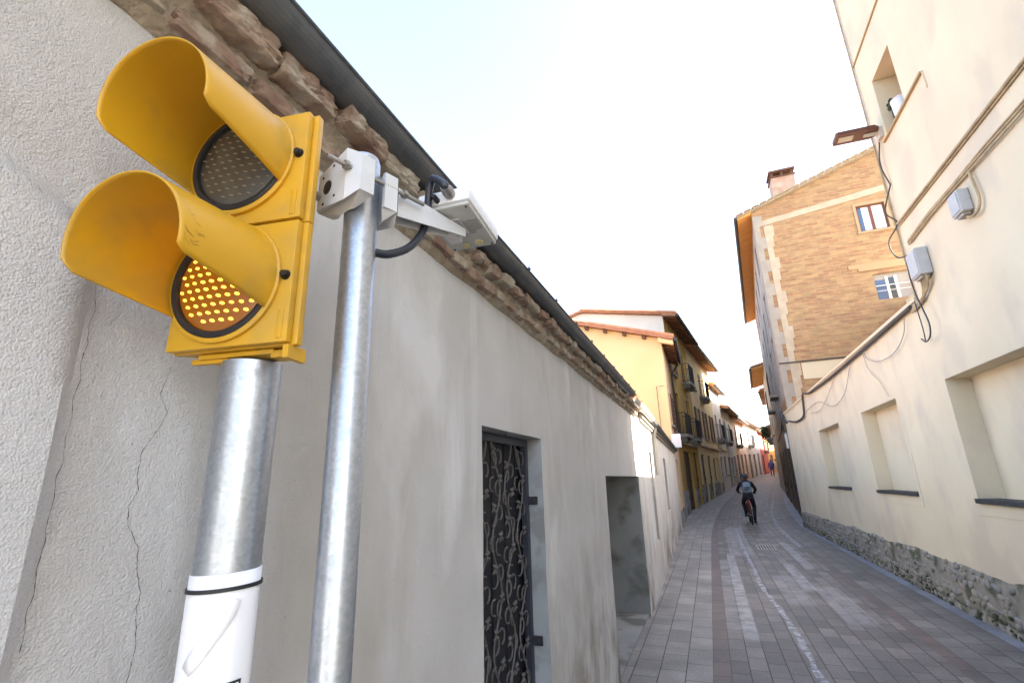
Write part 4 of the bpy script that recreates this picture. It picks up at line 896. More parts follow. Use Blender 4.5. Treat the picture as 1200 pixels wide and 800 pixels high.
# quoins, pale render bands
b = MB()
for k in range(24):
    z = .0 + k * .48; wd = .33 if k % 2 else .20; b.bx(2.852, 2.852 + wd, 19.575, 19.597, z, z + .478)
b.build('quoins', mat('grey_quoin_stone', (.30, .27, .23), .9, var=(.36, .32, .27), vscale=3), bb)
b = MB()
for k in range(24):
    z = 0 + k * .46; xa = 3.187 if k % 2 else 3.187; wd = .20 + .13 * ((k * 7) % 3) / 2; b.bx(xa, xa + wd, 19.582, 19.597, z, z + .458)
b.prism([(3.19, 11.06), (8.8, 11.76), (8.8, 12.0), (3.19, 11.28)], (0, 19.582, 0), (1, 0, 0), (0, 0, 1), (0, .015, 0))
b.build('pale_render_band', mat('pale_band_render', (.46, .39, .29), .9, var=(.40, .32, .23), vscale=3), bb)
b = MB(); b.bx(3.55, 9.0, 19.584, 19.598, 4.9, 5.5); b.build('lower_band', M['cream_trim'], bb)
b = MB(); b.bx(2.86, 9.0, 19.54, 19.581, 5.52, 5.56); b.build('flashing', M['darkmetal'], bb)
b = MB(); b.bx(5.9, 8.2, 19.57, 19.597, 8.58, 8.86); b.bx(5.62, 5.95, 19.5705, 19.5975, 8.70, 8.86); b.build('lintel', mat('orange_lintel', (.40, .27, .15), .9), bb)
b = MB(); a, c, e, f_ = hl[0]
b.bx(a - .09, c + .09, 19.58, 19.598, f_, f_ + .1); b.bx(a - .09, a, 19.58, 19.598, e, f_); b.bx(c, c + .09, 19.58, 19.598, e, f_); b.bx(a - .12, c + .12, 19.56, 19.598, e - .08, e); b.build('window_surround', M['fascia_tan'], bb)
def gwin(h, panes):
    a, c, e, f_ = h; b = MB(); t_ = .055
    b.bx(a, a + t_, 19.66, 19.71, e, f_); b.bx(c - t_, c, 19.66, 19.71, e, f_); b.bx(a + t_, c - t_, 19.66, 19.71, f_ - t_, f_); b.bx(a + t_, c - t_, 19.66, 19.71, e, e + t_); m_ = (a + c) / 2; b.bx(m_ - .045, m_ + .045, 19.65, 19.71, e + t_, f_ - t_)
    wf = b.build('gable_window', M['woodwin'], bb)
    for (x0, x1, mt) in panes:
        b = MB(); b.bx(a + (c - a) * x0, a + (c - a) * x1, 19.69, 19.70, e + .01, f_ - .01); b.build('pane', M[mt], wf)
gwin(hl[0], ((.03, .20, 'bluepane'), (.201, .5, 'blind'), (.501, .97, 'blind')))
a, c, e, f_ = hl[1]
b = MB(); b.bx(a, c, 19.70, 19.74, e, f_); wf = b.build('gable_window', M['greycable'], bb)
b = MB(); b.bx(a + .06, a + .34, 19.69, 19.699, e, 8.2); b.build('pane', M['bluepane'], wf)
b = MB(); b.bx(a + .36, a + .44, 19.67, 19.699, e, 8.3); b.bx(a + .62, a + .70, 19.66, 19.699, e, 8.3); b.build('sash', M['sash'], wf)
b = MB(); b.bx(a + .45, a + .61, 19.69, 19.699, e, 8.25); b.build('pane', M['glass'], wf)
b = MB(); b.tube([(a, 19.58, 7.95), (c, 19.58, 7.95)], .015, 6); b.tube([(a, 19.56, 7.75), (c, 19.56, 7.75)], .01, 6); b.build('clothes_rail', M['sash'], wf)
# pipe and black cable coil at the corner
b = MB(); b.tube([(2.76, 19.52, 0), (2.76, 19.52, 3.7)], .075, 8); b.build('downpipe', M['darkmetal'], bb, smooth=True)
cb_ = MB(); cb_.tube(smooth_path([(2.66, 18.9, 3.35), (2.62, 19.4, 3.7), (2.66, 19.8, 3.9), (2.72, 20.4, 3.5), (2.76, 21.4, 3.2), (2.95, 23, 3.35), (3.3, 27, 3.2)]), .03, 7)
for k in range(5): cb_.tube([(2.62 + .02 * math.cos(t), 19.5 + .16 * math.cos(t + k * .1), 3.55 + .3 * math.sin(t) - .05 * k) for t in [i * .55 for i in range(12)]], .018, 6)
tag(cb_.build('cable_coil', M['cable'], smooth=True), 'tangled black cable coil at the corner where the low wing meets the brick building', 'cable')
wb = MB(); wb.bx(2.66, 2.80, 19.66, 19.95, 2.55, 3.1, bev=.01); tag(wb.build('meter_cabinet', M['sash']), 'small white cabinet on the brown wall under the cable coil', 'cabinet')

# ------------------------------------------------------------------ far houses, left side
yA, PA, dA, nA, LA = house('yellow_house', 'pale yellow gabled house with wooden purlin ends, rising behind the low grey wing', (-1.10, 18.95), (-1.13, 22.9), 1, M['peach'], 6.85, deep=8, rise=.30, over=.45,
    wins=[(.5, 1.6, 0.02, 2.35, 'door'), (2.3, 3.1, 3.5, 5.0, 'shut'), (.6, 1.3, 3.6, 4.9, 'win')], soffit_m='underboard', sidewall=M['yellowwall'], base=(.6, M['concrete']), roof='tile', verge=.22)
b = MB(); vs = [PA(s_, 6.85 - (-q) * 0 + q * .30 + dz, q) for s_ in (-.26, -.221) for q in (-.45, 4.0) for dz in (.0, .15)]
b.add(vs, [(0, 1, 3, 2), (4, 6, 7, 5), (0, 4, 5, 1), (2, 3, 7, 6), (0, 2, 6, 4), (1, 5, 7, 3)]); b.build('verge_board', M['fascia'], yA)
for k in range(5):
    q = .62 + k * .74; b = MB(); fb = [PA(s_, 6.85 + q_ * .30 + dz, q_) for s_ in (-.19, -.002) for q_ in (q - .07, q + .07) for dz in (-.14, .02)]
    b.add(fb, [(0, 1, 3, 2), (4, 6, 7, 5), (0, 4, 5, 1), (2, 3, 7, 6), (0, 2, 6, 4), (1, 5, 7, 3)]); b.build('purlin_end', M['wood'], yA)
b = MB(); vs = [PA(s_, 6.85 + q * .30 + dz, q) for s_ in (-.21, -.05) for q in (-.44, .1) for dz in (-.2, -.02)]
b.add(vs, [(0, 1, 3, 2), (4, 6, 7, 5), (0, 4, 5, 1), (2, 3, 7, 6), (0, 2, 6, 4), (1, 5, 7, 3)]); b.build('eave_end_board', M['yellowwall'], yA)
b = MB(); b.tube([PA(LA - .1, 6.6, -.42), PA(LA - .1, 6.2, -.1), PA(LA - .1, 2.9, -.1)], .05, 8); b.build('downpipe', M['darkmetal'], yA, smooth=True)
b = MB(); b.tube([(-1.2, 18.9, 5.0), (-1.45, 18.88, 5.0), (-1.45, 18.88, 2.6)], .012, 5); tag(b.build('wall_wire', M['cable2']), 'thin dark wire down the pale yellow gable near its corner', 'wire')
b = MB(); b.bx(-1.12, -.80, 18.6, 18.86, 2.70, 3.18, bev=.015); tag(b.build('meter_box', M['sash']), 'white box fixed at the far end of the low grey wing', 'box')

house('ochre_house', 'ochre yellow house with balconies and deep brown rafters, beside the pale yellow gable', (-1.13, 22.95), (-.42, 28.6), 1, M['olive'], 9.05, deep=8, rise=.22, over=.62,
    wins=[(1.1, 3.1, .15, 2.85, 'door'), (4.0, 5.2, .25, 2.9, 'door'), (.7, 1.6, 3.55, 5.5, 'balc'), (3.6, 4.5, 3.55, 5.5, 'balc'), (.7, 1.6, 6.4, 7.9, 'shut'), (3.6, 4.5, 6.4, 8.0, 'balc')],
    sidewall=M['whitewall'], base=(1.05, M['concrete']), belt=3.15, soffit_m='underboard')
house('cream_row_house', 'cream yellow house with brown shutters catching the sun, second after the pale yellow gable', (-.42, 28.65), (.74, 36.5), 1, M['paleyellow'], 8.95, deep=8, rise=.22, over=.62,
    wins=[(.7, 2.0, .35, 2.9, 'door'), (3.0, 4.2, .4, 2.9, 'door'), (5.1, 6.1, 1.4, 2.8, 'win'), (6.7, 7.5, .6, 2.9, 'door'), (.9, 1.7, 3.9, 5.5, 'shut'), (3.4, 4.2, 3.9, 5.5, 'shut'), (6.0, 6.8, 3.9, 5.5, 'shut'), (1.0, 1.8, 6.6, 7.9, 'win'), (3.4, 4.2, 6.4, 7.9, 'balc'), (6.0, 6.8, 6.6, 7.9, 'win')], base=(1.0, M['concrete']), belt=3.35, rafter_m='fascia', soffit_m='underboard')
house('white_row_house', 'narrow bright white house between the shuttered house and the grey one', (.74, 36.55), (1.42, 41.2), 1, M['whitewall'], 7.9, deep=8, rise=.25, over=.35, rafters=False, soffit_m='underboard',
    wins=[(.5, 1.5, .7, 3.0, 'door'), (2.6, 3.8, 1.8, 3.1, 'win'), (.7, 1.5, 4.2, 5.9, 'balc'), (2.9, 3.7, 4.2, 5.8, 'win')], belt=3.5)
house('grey_row_house', 'grey stucco house in shade with a sagging roof, past the narrow white house', (1.42, 41.25), (2.3, 47), 1, M['greywall'], 6.9, deep=8, rise=.3, over=.6, rafters=False, soffit_m='underboard',
    wins=[(.4, 1.6, .9, 3.1, 'door'), (2.4, 3.4, 1.7, 3.1, 'win'), (4.2, 5.4, 1.0, 3.3, 'door'), (.8, 1.7, 4.3, 5.9, 'balc'), (3.6, 4.4, 4.4, 5.9, 'win')])
house('pink_row_house', 'dusty pink house with brown balcony, farther down than the grey one', (2.3, 47.05), (3.7, 54.6), 1, M['pinkwall'], 6.7, deep=8, rise=.28, over=.5, rafters=False, soffit_m='underboard',
    wins=[(.6, 2.0, 1.15, 3.5, 'door'), (3.0, 4.3, 1.25, 3.6, 'door'), (5.6, 6.9, 1.4, 3.7, 'door'), (1.5, 2.4, 4.4, 6.0, 'balc'), (5.2, 6.0, 4.5, 5.9, 'win')])
house('pale_end_house', 'pale grey house in sun where the street starts to bend away', (3.7, 54.65), (5.75, 64), 1, M['greywall'], 7.0, deep=8, rise=.28, over=.5, rafters=False, soffit_m='underboard',
    wins=[(1, 2.3, 1.5, 3.8, 'door'), (4, 5.3, 1.6, 3.9, 'door'), (7, 8.3, 1.8, 4.1, 'door'), (2, 3, 4.8, 6.2, 'balc'), (6, 7, 4.9, 6.2, 'win')])
house('red_house', 'dark red house closing the view at the bend of the street', (5.75, 64.05), (7.1, 69.9), 1, M['redwall'], 6.6, deep=3, rise=.2, over=.3, rafters=False, soffit_m='underboard', sidewall=M['pinkwall'], roof='mortar',
    wins=[(1, 2.2, 1.8, 4.0, 'door'), (3.6, 4.6, 4.6, 6.0, 'balc')])
house('deep_ochre_house', 'deep ochre house just right of the red one at the bend', (7.1, 69.95), (9.6, 77), 1, M['ochrewall'], 7.0, deep=5, rise=.28, over=.5, rafters=False, soffit_m='underboard', roof='mortar',
    wins=[(1, 2.2, 2.1, 4.2, 'door'), (4, 5, 4.8, 6.3, 'win')])
house('bend_house', 'pale house seen last, at the very end of the street right of the ochre one', (9.6, 77.05), (17, 84), 1, M['whitewall'], 7.4, deep=6, rise=.28, over=.4, rafters=False, soffit_m='underboard', wins=[(2, 3.2, 2.4, 4.5, 'door'), (6, 7, 5, 6.5, 'win')])
# far houses, right side
house('orange_eaved_house', 'narrow beige house with a bright orange eave, just past the brick building', (4.13, 34.65), (4.75, 42), -1, M['facade_r'], 8.5, deep=8, rise=.25, over=.75,
    wins=[(1, 2, .6, 2.9, 'door'), (5, 6, .8, 3.0, 'door'), (1.2, 2, 4.2, 6, 'win'), (5, 5.8, 4.2, 6, 'win')], rafters=False, soffit_m='soffit')
house('balcony_house', 'beige house with plants spilling from its balconies, on the right before the bend', (4.75, 42.05), (5.75, 50), -1, M['paleyellow'], 8.0, deep=8, rise=.25, over=.3, rafters=False, soffit_m='underboard',
    wins=[(1, 2, .9, 3.2, 'door'), (5, 6, 1.1, 3.4, 'door'), (1.2, 2.2, 4.5, 6.2, 'balc'), (5, 6, 4.5, 6.2, 'balc')])
house('yellow_corner_house', 'plain yellowish house farthest down the right side', (5.75, 50.05), (7.4, 60), -1, M['ochrewall'], 5.9, deep=8, rise=.25, over=.4, rafters=False, soffit_m='underboard',
    wins=[(2, 3, 1.3, 3.5, 'door'), (6, 7, 1.5, 3.7, 'door')])
house('far_right_house', 'pale house at the bend on the right, mostly hidden', (7.45, 60.05), (11.5, 76), -1, M['whitewall'], 6.0, deep=8, rise=.25, over=.4, rafters=False, soffit_m='underboard', wins=[(2, 3, 1.7, 3.9, 'door'), (9, 10, 2.1, 4.3, 'win')])
for (yc_, zc_, lb) in ((43.8, 5.3, 'bushy dark potted plant on the nearer balcony of the beige house'), (47.6, 5.3, 'bushy dark potted plant on the farther balcony of the beige house')):
    b = MB(); x = interp(XRT, yc_) - .45
    for k in range(110): b.stone((x + rr.gauss(0, .12), yc_ + rr.gauss(0, .25), zc_ - .35 + rr.gauss(0, .2)), (.16, .16, .07), Matrix.Rotation(rr.uniform(0, 3), 3, 'Y') @ Matrix.Rotation(rr.uniform(0, 3), 3, 'X'), 0, k, .3, 1)
    tag(b.build('balcony_plant', M['leaf']), lb, 'plant', 'potted plants on the far balconies')
# rooftop aerial
b = MB(); ax_, ay_, az_ = -5.45, 25.5, 9.9
b.tube([(ax_, ay_, az_ - .9), (ax_, ay_, az_ + .9)], .025, 5); b.tube([(ax_ - .35, ay_, az_ + .8), (ax_ + .35, ay_, az_ + .8)], .015, 5)
for k in range(5): b.tube([(ax_ - .3 + k * .15, ay_, az_ + .65), (ax_ - .3 + k * .15, ay_, az_ + .95)], .012, 4)
tag(b.build('roof_aerial', M['zinc_pale_or_lit']), 'thin television aerial on the ochre house roof', 'aerial')

# ------------------------------------------------------------------ traffic signal
Ua = R(9.1); U = Vector((math.cos(Ua), math.sin(Ua), 0)); Nn = Vector((math.sin(Ua), -math.cos(Ua), 0)); Wv = Vector((0, 0, 1))
Wd, Hh = .2272, .2145
BR = Vector((-.572, .54, 1.8648)); BL = BR - U * Wd
def S(u, z, q=0): return BL + U * u + Wv * z + Nn * q          # q towards the front
SR = Matrix((U, -Nn, Wv)).transposed()
ts = thing('traffic_signal', 'yellow two-lamp traffic signal on a thick galvanised post, lower amber lamp lit', 'traffic light', (-.692, .585, 0))
PC = Vector((-.690, .582, 0)); PR = .0455
b = MB(); b.lathe([(PR, 0), (PR, 1.851), (PR - .004, 1.853), (PR - .004, 1.84), (0.0, 1.84)], PC, n=48); b.lathe([(.11, .003), (.11, .018), (PR + .002, .02)], PC, n=32)
b.build('pole', M['galv'], ts, smooth=True)
b = MB()
b.box(S(Wd * .50, -.004, -.048), (Wd * .62, .050, .008), SR, bev=.002); b.box(S(Wd * .27, -.0095, -.034), (.07, .010, .009), SR, bev=.001); b.box(S(Wd * .86, -.008, -.040), (.035, .030, .012), SR, bev=.001)
b.box(S(Wd * .955, -.010, -.030), (.010, .045, .022), SR, bev=.001)
b.build('bottom_bracket', M['yellow'], ts)
vis = []
for k, czv in ((0, .1134), (1, .1263)):
    z0 = k * Hh; c = S(.0982, z0 + czv, 0)
    b = MB()
    fz = .0025
    # door plate
    b.box(S(Wd / 2 - .002, z0 + Hh / 2, -.007), (Wd - .006, .014, Hh - fz * 2), SR, bev=.003)
    # flange and body behind
    b.box(S(Wd / 2 + .003, z0 + Hh / 2, -.0215), (Wd + .002, .0135, Hh - .0015), SR, bev=.002)
    u0, u1, v0, v1 = .006, Wd - .006, z0 + .002, z0 + Hh - .002
    vs = [S(u0, v0, -.0283), S(u1 - .012, v0, -.0283), S(u1 - .012, v1, -.0283), S(u0, v1, -.0283), S(u0 + .07, v0, -.098), S(u1 - .085, v0, -.098), S(u1 - .085, v1, -.098), S(u0 + .07, v1, -.098)]
    b.add(vs, [(0, 1, 2, 3), (4, 7, 6, 5), (0, 4, 5, 1), (1, 5, 6, 2), (2, 6, 7, 3), (3, 7, 4, 0)])
    # hinge recess line at lower right of the door
    b.box(S(Wd - .019, z0 + .032, .0006), (.010, .002, .046), SR, bev=.0008)
    # bezel collar carrying the visor
    b.lathe([(.1045, -.002), (.1045, .006), (.1015, .008), (.0975, .008), (.0975, .0005)], c, Nn, 64)
    head = b.build('signal_head', M['yellow'], ts, smooth=True)
    if k == 0: head['label'] = 'lower signal head with its amber lamp lit'
    else: head['label'] = 'upper signal head, unlit'
    # visor
    dl, sk = R(2.19), R(-2.37); ax = (Nn * math.cos(sk) + U * math.sin(sk)) * math.cos(dl) - Wv * math.sin(dl)
    L0, L1 = .1734, .1809; tb, tfl, tfr = 123.4, 109.5, 105.7; Rb, Rf = .1014, .0951
    rows = 26; nt_ = 48; vs = []
    for j in range(rows + 1):
        t = j / rows
        for i in range(nt_ + 1):
            s_ = -1 + 2 * i / nt_
            lim = tb + ((tfr if s_ > 0 else tfl) - tb) * t
            # tighter corner towards the mouth
            lim -= 9 * max(0, t - .93) / .07 * (0.5 if s_ > 0 else 1)
            th = R(s_ * lim); Lx = L0 + (L1 - L0) * math.cos(th)
            rr_ = Rb + (Rf - Rb) * t
            vs.append(c + (U * math.sin(th) + Wv * math.cos(th)) * rr_ + ax * (Lx * t + .003 * (1 - t)))
    fs = [(j * (nt_ + 1) + i, j * (nt_ + 1) + i + 1, (j + 1) * (nt_ + 1) + i + 1, (j + 1) * (nt_ + 1) + i) for j in range(rows) for i in range(nt_)]
    b = MB(); b.add(vs, fs); v = b.build('visor', M['yellow'], head, smooth=True)
    md = v.modifiers.new('thickness', 'SOLIDIFY'); md.thickness = .0022; md.offset = -1
    if k == 0:
        b = MB(); rs = random.Random(3)
        for q in range(9):
            th0 = rs.uniform(62, 96); t0 = rs.uniform(.86, .97); t1 = t0 - rs.uniform(.03, .09); th1 = th0 + rs.uniform(-3, 9)
            pp = []
            for m_ in range(6):
                f_ = m_ / 5; th = R(th0 + (th1 - th0) * f_ + 1.2 * math.sin(f_ * 5)); t = t0 + (t1 - t0) * f_; Lx = L0 + (L1 - L0) * math.cos(th)
                er = U * math.sin(th) + Wv * math.cos(th); et = U * math.cos(th) - Wv * math.sin(th); w_ = rs.uniform(.0002, .0006)
                p0_ = c + er * (Rb + (Rf - Rb) * t + .0002) + ax * (Lx * t + .003 * (1 - t)); pp += [p0_ - et * w_, p0_ + et * w_]
            b.add(pp, [(2 * i, 2 * i + 1, 2 * i + 3, 2 * i + 2) for i in range(5)])
        o = b.build('scuff_marks', M['scuff'], head); o['kind'] = 'stuff'
    # gasket + lens
    b = MB(); b.lathe([(.0965, .001), (.0965, .0085), (.093, .011), (.087, .010), (.085, .006), (.085, .001)], c, Nn, 64); b.build('gasket', M['rubber'], head, smooth=True)
    b = MB(); b.lathe([(.0852, .003), (.075, .0062), (.05, .0095), (.025, .0112), (0.0001, .0118)], c, Nn, 64); b.build('lens', M['lens_on' if k == 0 else 'lens_off'], head, smooth=True)
    b = MB(); sp = .0168
    for r_ in range(-6, 7):
        for q_ in range(-6, 7):
            du = (q_ + (.5 if r_ % 2 else 0)) * sp; dz = r_ * sp * .80
            if math.hypot(du, dz) > .078: continue
            dr = math.hypot(du, dz); hgt = .0118 - .0075 * (dr / .0852) ** 2
            cc = c + U * du + Wv * dz + Nn * (hgt - .0004)
            bm2 = bmesh.new(); bmesh.ops.create_icosphere(bm2, subdivisions=1, radius=1)
            a_ = R(-18)
            uu = U * math.cos(a_) + Wv * math.sin(a_); ww = Wv * math.cos(a_) - U * math.sin(a_)
            sx, sz = (.0064, .0031) if k == 0 else (.0062, .0017)
            b.add([cc + uu * v_.co.x * sx + ww * v_.co.y * sz + Nn * v_.co.z * .0016 for v_ in bm2.verts], [[q.index for q in f_.verts] for f_ in bm2.faces]); bm2.free()
    b.build('lamp_dots', M['led_on' if k == 0 else 'led_off'], head, smooth=True)
    b = MB(); b.lathe([(.0056, 0), (.0062, .003), (.0062, .007), (.005, .0095), (0, .0098)], S(Wd - .0175, z0 + czv + .0, 0), Nn, 14); b.lathe([(.0085, -.001), (.0085, .0012), (.0, .0012)], S(Wd - .0175, z0 + czv + .0, 0), Nn, 14); b.build('screw', M['screw'], head, smooth=True)
# paper notice wrapped round the post
az0 = math.atan2(-PC.y, -PC.x)          # direction from the post to the viewer
RPp = PR + .0012
def cyl(s_, z, r=RPp): a = az0 + s_ / RPp; return PC + Vector((math.cos(a) * r, math.sin(a) * r, z))
b = MB(); ns = 44; zs = [1.13, 1.2, 1.3, 1.4, 1.5, 1.5375]; Ls = .098
vs = []
for zi, z in enumerate(zs):
    for i in range(ns + 1):
        s_ = -Ls + 2 * Ls * i / ns; vs.append(cyl(s_, z + (.004 * s_ / Ls if zi == 5 else 0), RPp + .0006 * math.sin(i * .7 + zi)))
b.add(vs, [(j * (ns + 1) + i, j * (ns + 1) + i + 1, (j + 1) * (ns + 1) + i + 1, (j + 1) * (ns + 1) + i) for j in range(len(zs) - 1) for i in range(ns)])
pn = b.build('paper_notice', M['paper'], None, smooth=True); tag(pn, 'white paper notice wrapped round the thick galvanised post', 'notice')
md = pn.modifiers.new('t', 'SOLIDIFY'); md.thickness = .0005; md.offset = 1
# folded strip of paper (flap)
b = MB(); pts = [(.006, 1.506), (.010, 1.500), (.008, 1.49), (-.004, 1.470), (-.016, 1.451), (-.028, 1.432), (-.036, 1.419)]
vs = []; wdt = .0105
for i, (s_, z) in enumerate(pts):
    a, c_ = pts[max(i - 1, 0)], pts[min(i + 1, len(pts) - 1)]; dx, dz = c_[0] - a[0], c_[1] - a[1]; l_ = math.hypot(dx, dz); nx, nz = -dz / l_, dx / l_
    ww = wdt * (.35 if i == 0 else (1 if i < 6 else .8))
    for sgn, lift in ((-1, .0004), (0, .0013), (1, .0030)): vs.append(cyl(s_ + nx * ww * sgn, z + nz * ww * sgn, RPp + .0012 + lift))
b.add(vs, [(3 * i + j, 3 * i + j + 1, 3 * i + j + 4, 3 * i + j + 3) for i in range(len(pts) - 1) for j in range(2)])
fl = b.build('paper_flap', M['paper'], pn, smooth=True); md = fl.modifiers.new('t', 'SOLIDIFY'); md.thickness = .0006; md.offset = -1
# printed block and lettering, bent round the post
b = MB(); s0, s1, za, zb = -.050, .036, 1.366, 1.4005; vs = []
for i in range(21):
    s_ = s0 + (s1 - s0) * i / 20
    for z in (za, zb): vs.append(cyl(s_, z, RPp + .0016))
b.add(vs, [(2 * i, 2 * i + 2, 2 * i + 3, 2 * i + 1) for i in range(20)]); b.build('printed_block', M['ink'], pn)
fc = bpy.data.curves.new('lettering', 'FONT'); fc.body = 'LLIBERTAT'; fc.size = .034; fc.align_x = 'CENTER'; fc.offset = .0006; fc.resolution_u = 3; fc.shear = .15
fo = bpy.data.objects.new('tmp_text', fc); COL.objects.link(fo); bpy.context.view_layer.update()
tm = bpy.data.meshes.new_from_object(fo.evaluated_get(bpy.context.evaluated_depsgraph_get())); bpy.data.objects.remove(fo)
xs_ = [v.co.x for v in tm.vertices]; ys_ = [v.co.y for v in tm.vertices]; kx = .078 / (max(xs_) - min(xs_)); x0 = (max(xs_) + min(xs_)) / 2; y0 = min(ys_); ky = .028 / (max(ys_) - y0)
bmt = bmesh.new(); bmt.from_mesh(tm); bmesh.ops.triangulate(bmt, faces=bmt.faces); bmesh.ops.subdivide_edges(bmt, edges=[e for e in bmt.edges if e.calc_length() > .004], cuts=2)
for v in bmt.verts: v.co = cyl((v.co.x - x0) * kx - .007, 1.3695 + (v.co.y - y0) * ky, RPp + .0022)
bmt.to_mesh(tm); bmt.free(); tm.materials.clear(); tm.materials.append(M['paper']); lo = bpy.data.objects.new('lettering', tm); COL.objects.link(lo); lo.parent = pn
# cable tie
b = MB(); nseg = 64; rg = []
for i in range(nseg):
    a = 2 * math.pi * i / nseg; dz = .0022 * math.cos(a - az0 - 1.2)
    for (r, z) in ((PR + .003, -.0027), (PR + .0046, -.0027), (PR + .0046, .0027), (PR + .003, .0027)): rg.append(PC + Vector((math.cos(a) * r, math.sin(a) * r, 1.516 + dz + z)))
b.add(rg, [(4 * i + j, 4 * i + (j + 1) % 4, 4 * ((i + 1) % nseg) + (j + 1) % 4, 4 * ((i + 1) % nseg) + j) for i in range(nseg) for j in range(4)])
tag(b.build('cable_tie', M['rubber'], smooth=True), 'black plastic tie holding the paper notice on the post', 'cable tie')

# ------------------------------------------------------------------ sensor post
P2 = Vector((-.545, .652, 0)); R2 = .0302
sp_ = thing('sensor_post', 'slimmer galvanised post with white clamp and a sensor box on an arm, beside the signal', 'post', (P2.x, P2.y, 0))
b = MB(); b.lathe([(R2, 0), (R2, 2.246), (R2 - .003, 2.256), (0, 2.258)], P2, n=40); b.lathe([(.08, .003), (.08, .016), (R2 + .002, .018)], P2, n=28); b.build('pole', M['galv'], sp_, smooth=True)
dv = Vector((.33, .944, 0)).normalized(); ev = Vector((dv.y, -dv.x, 0))
def Q(e, d_, z): return P2 + ev * e + dv * d_ + Vector((0, 0, z))
def jaw(sgn, zc_, hz, w0):
    b = MB()
    # plan outline: flat face with chamfers, V notch facing the post
    pl = [(-w0, -.050), (-w0 + .008, -.058), (w0 - .026, -.058), (w0, -.044), (w0, -.016), (w0 - .008, -.016), (.026, -.029), (.012, -.033), (-.012, -.033), (-.026, -.029), (-w0 + .008, -.020), (-w0, -.020)]
    a_ = [Q(e, d_ * sgn * -1 if sgn > 0 else d_, zc_ - hz) for (e, d_) in pl]; n_ = len(pl)
    if True:
        # chamfered in height: the outer corners stop lower than the middle
        lo = []; hi = []
        for (e, d_) in pl:
            ch_ = .016 if abs(e) > w0 - .017 else 0
            dd = -d_ if sgn > 0 else d_
            lo.append(Q(e, dd, zc_ - hz + ch_)); hi.append(Q(e, dd, zc_ + hz - ch_))
    tri = tessellate_polygon([[Vector((p[0], p[1], 0)) for p in pl]])
    b.add(lo + hi, [tuple(t) for t in tri] + [tuple(i + n_ for i in t) for t in tri] + [(i, (i + 1) % n_, n_ + (i + 1) % n_, n_ + i) for i in range(n_)])
    return b
jb = jaw(-1, 2.180, .052, .064); cl = jb.build('clamp', M['cast'], sp_)
b = MB(); b.lathe([(.0135, 0), (.0135, .0015), (.012, .0018), (0, .0018)], Q(-.022, -.0575, 2.178), -dv, 24); b.build('clamp_hole', M['screw'], cl, smooth=True)
for (e, z) in ((-.040, 2.205), (-.004, 2.215), (-.034, 2.148), (.004, 2.150)):
    b = MB(); b.lathe([(.0028, 0), (.0028, .0012), (0, .0013)], Q(e, -.0578, z), -dv, 8); b.build('rivet', M['screw'], cl)
jb = jaw(1, 2.178, .052, .050); jb.build('clamp', M['cast'], sp_)
for (e, z, da, db) in ((.046, 2.190, -.098, .110), (-.050, 2.170, -.100, .095)):
    b = MB(); b.tube([Q(e, da, z), Q(e, db, z)], .0040, 10)
    for k in range(int((db - da) / .004)): b.lathe([(.0044, 0), (.0047, .001), (.0044, .002)], Q(e, da + k * .004, z), dv, 8)
    b.lathe([(.0085, 0), (.0085, .008), (0, .008)], Q(e, -.0585, z), -dv, 6); b.lathe([(.0085, 0), (.0085, .008), (0, .008)], Q(e, .0585, z), dv, 6)
    b.build('threaded_rod', M['steel'], sp_)
# arm: tapered channel running forward to the box
b = MB(); a0 = Q(.012, .062, 0); a1 = Vector((-.445, .868, 0))
for k, (z0a, z0b, z1a, z1b, ofs) in enumerate(((2.150, 2.212, 2.172, 2.190, 0),)):
    dd = (a1 - a0).normalized(); nn_ = Vector((dd.y, -dd.x, 0))
    for o_ in (-.017, .014):
        vs = [a0 + nn_ * (o_ + q) + Vector((0, 0, z)) for q in (0, .003) for z in (z0a, z0b)] + [a1 + nn_ * (o_ * .7 + q) + Vector((0, 0, z)) for q in (0, .003) for z in (z1a, z1b)]
        b.add(vs, [(0, 1, 3, 2), (4, 6, 7, 5), (0, 4, 5, 1), (2, 3, 7, 6), (0, 2, 6, 4), (1, 5, 7, 3)])
    vs = [a0 + nn_ * o_ + Vector((0, 0, z)) for o_ in (-.017, .017) for z in (z0b - .003, z0b)] + [a1 + nn_ * o_ * .7 + Vector((0, 0, z)) for o_ in (-.017, .017) for z in (z1b - .003, z1b)]
    b.add(vs, [(0, 1, 3, 2), (4, 6, 7, 5), (0, 4, 5, 1), (2, 3, 7, 6), (0, 2, 6, 4), (1, 5, 7, 3)])
b.build('arm', M['cast'], sp_)
# sensor box: rectangle seen from below
bc = Vector((-.454, .876, 0)); by = Vector((-.06, 1, 0)).normalized(); bx_ = Vector((by.y, -by.x, 0)); BRt = Matrix((bx_, by, Wv)).transposed()
tilt = Matrix.Rotation(R(-3), 3, bx_) @ Matrix.Rotation(R(0), 3, by)
BRt = tilt @ BRt
def Bp(x, y, z): return bc + Vector((0, 0, 2.2)) + BRt @ Vector((x, y, z))
b = MB(); b.box(Bp(0, 0, .004), (.112, .172, .008), BRt, bev=.003)
box = b.build('sensor_box', M['devgrey'], sp_, smooth=True)
b = MB(); b.box(Bp(0, 0, .026), (.122, .182, .034), BRt, bev=.010); b.build('cover', M['devwhite'], box, smooth=True)
b = MB()
for i in range(15):
    for j in range(11):
        x, y = -.006 + i * .0040, -.030 + j * .0050 + .0025 * (i % 2)
        if math.hypot(x - .045, y - .022) < .012: continue
        b.box(Bp(x, y, -.0003), (.0018, .0024, .0012), BRt)
b.build('vent_grille', M['grille'], box)
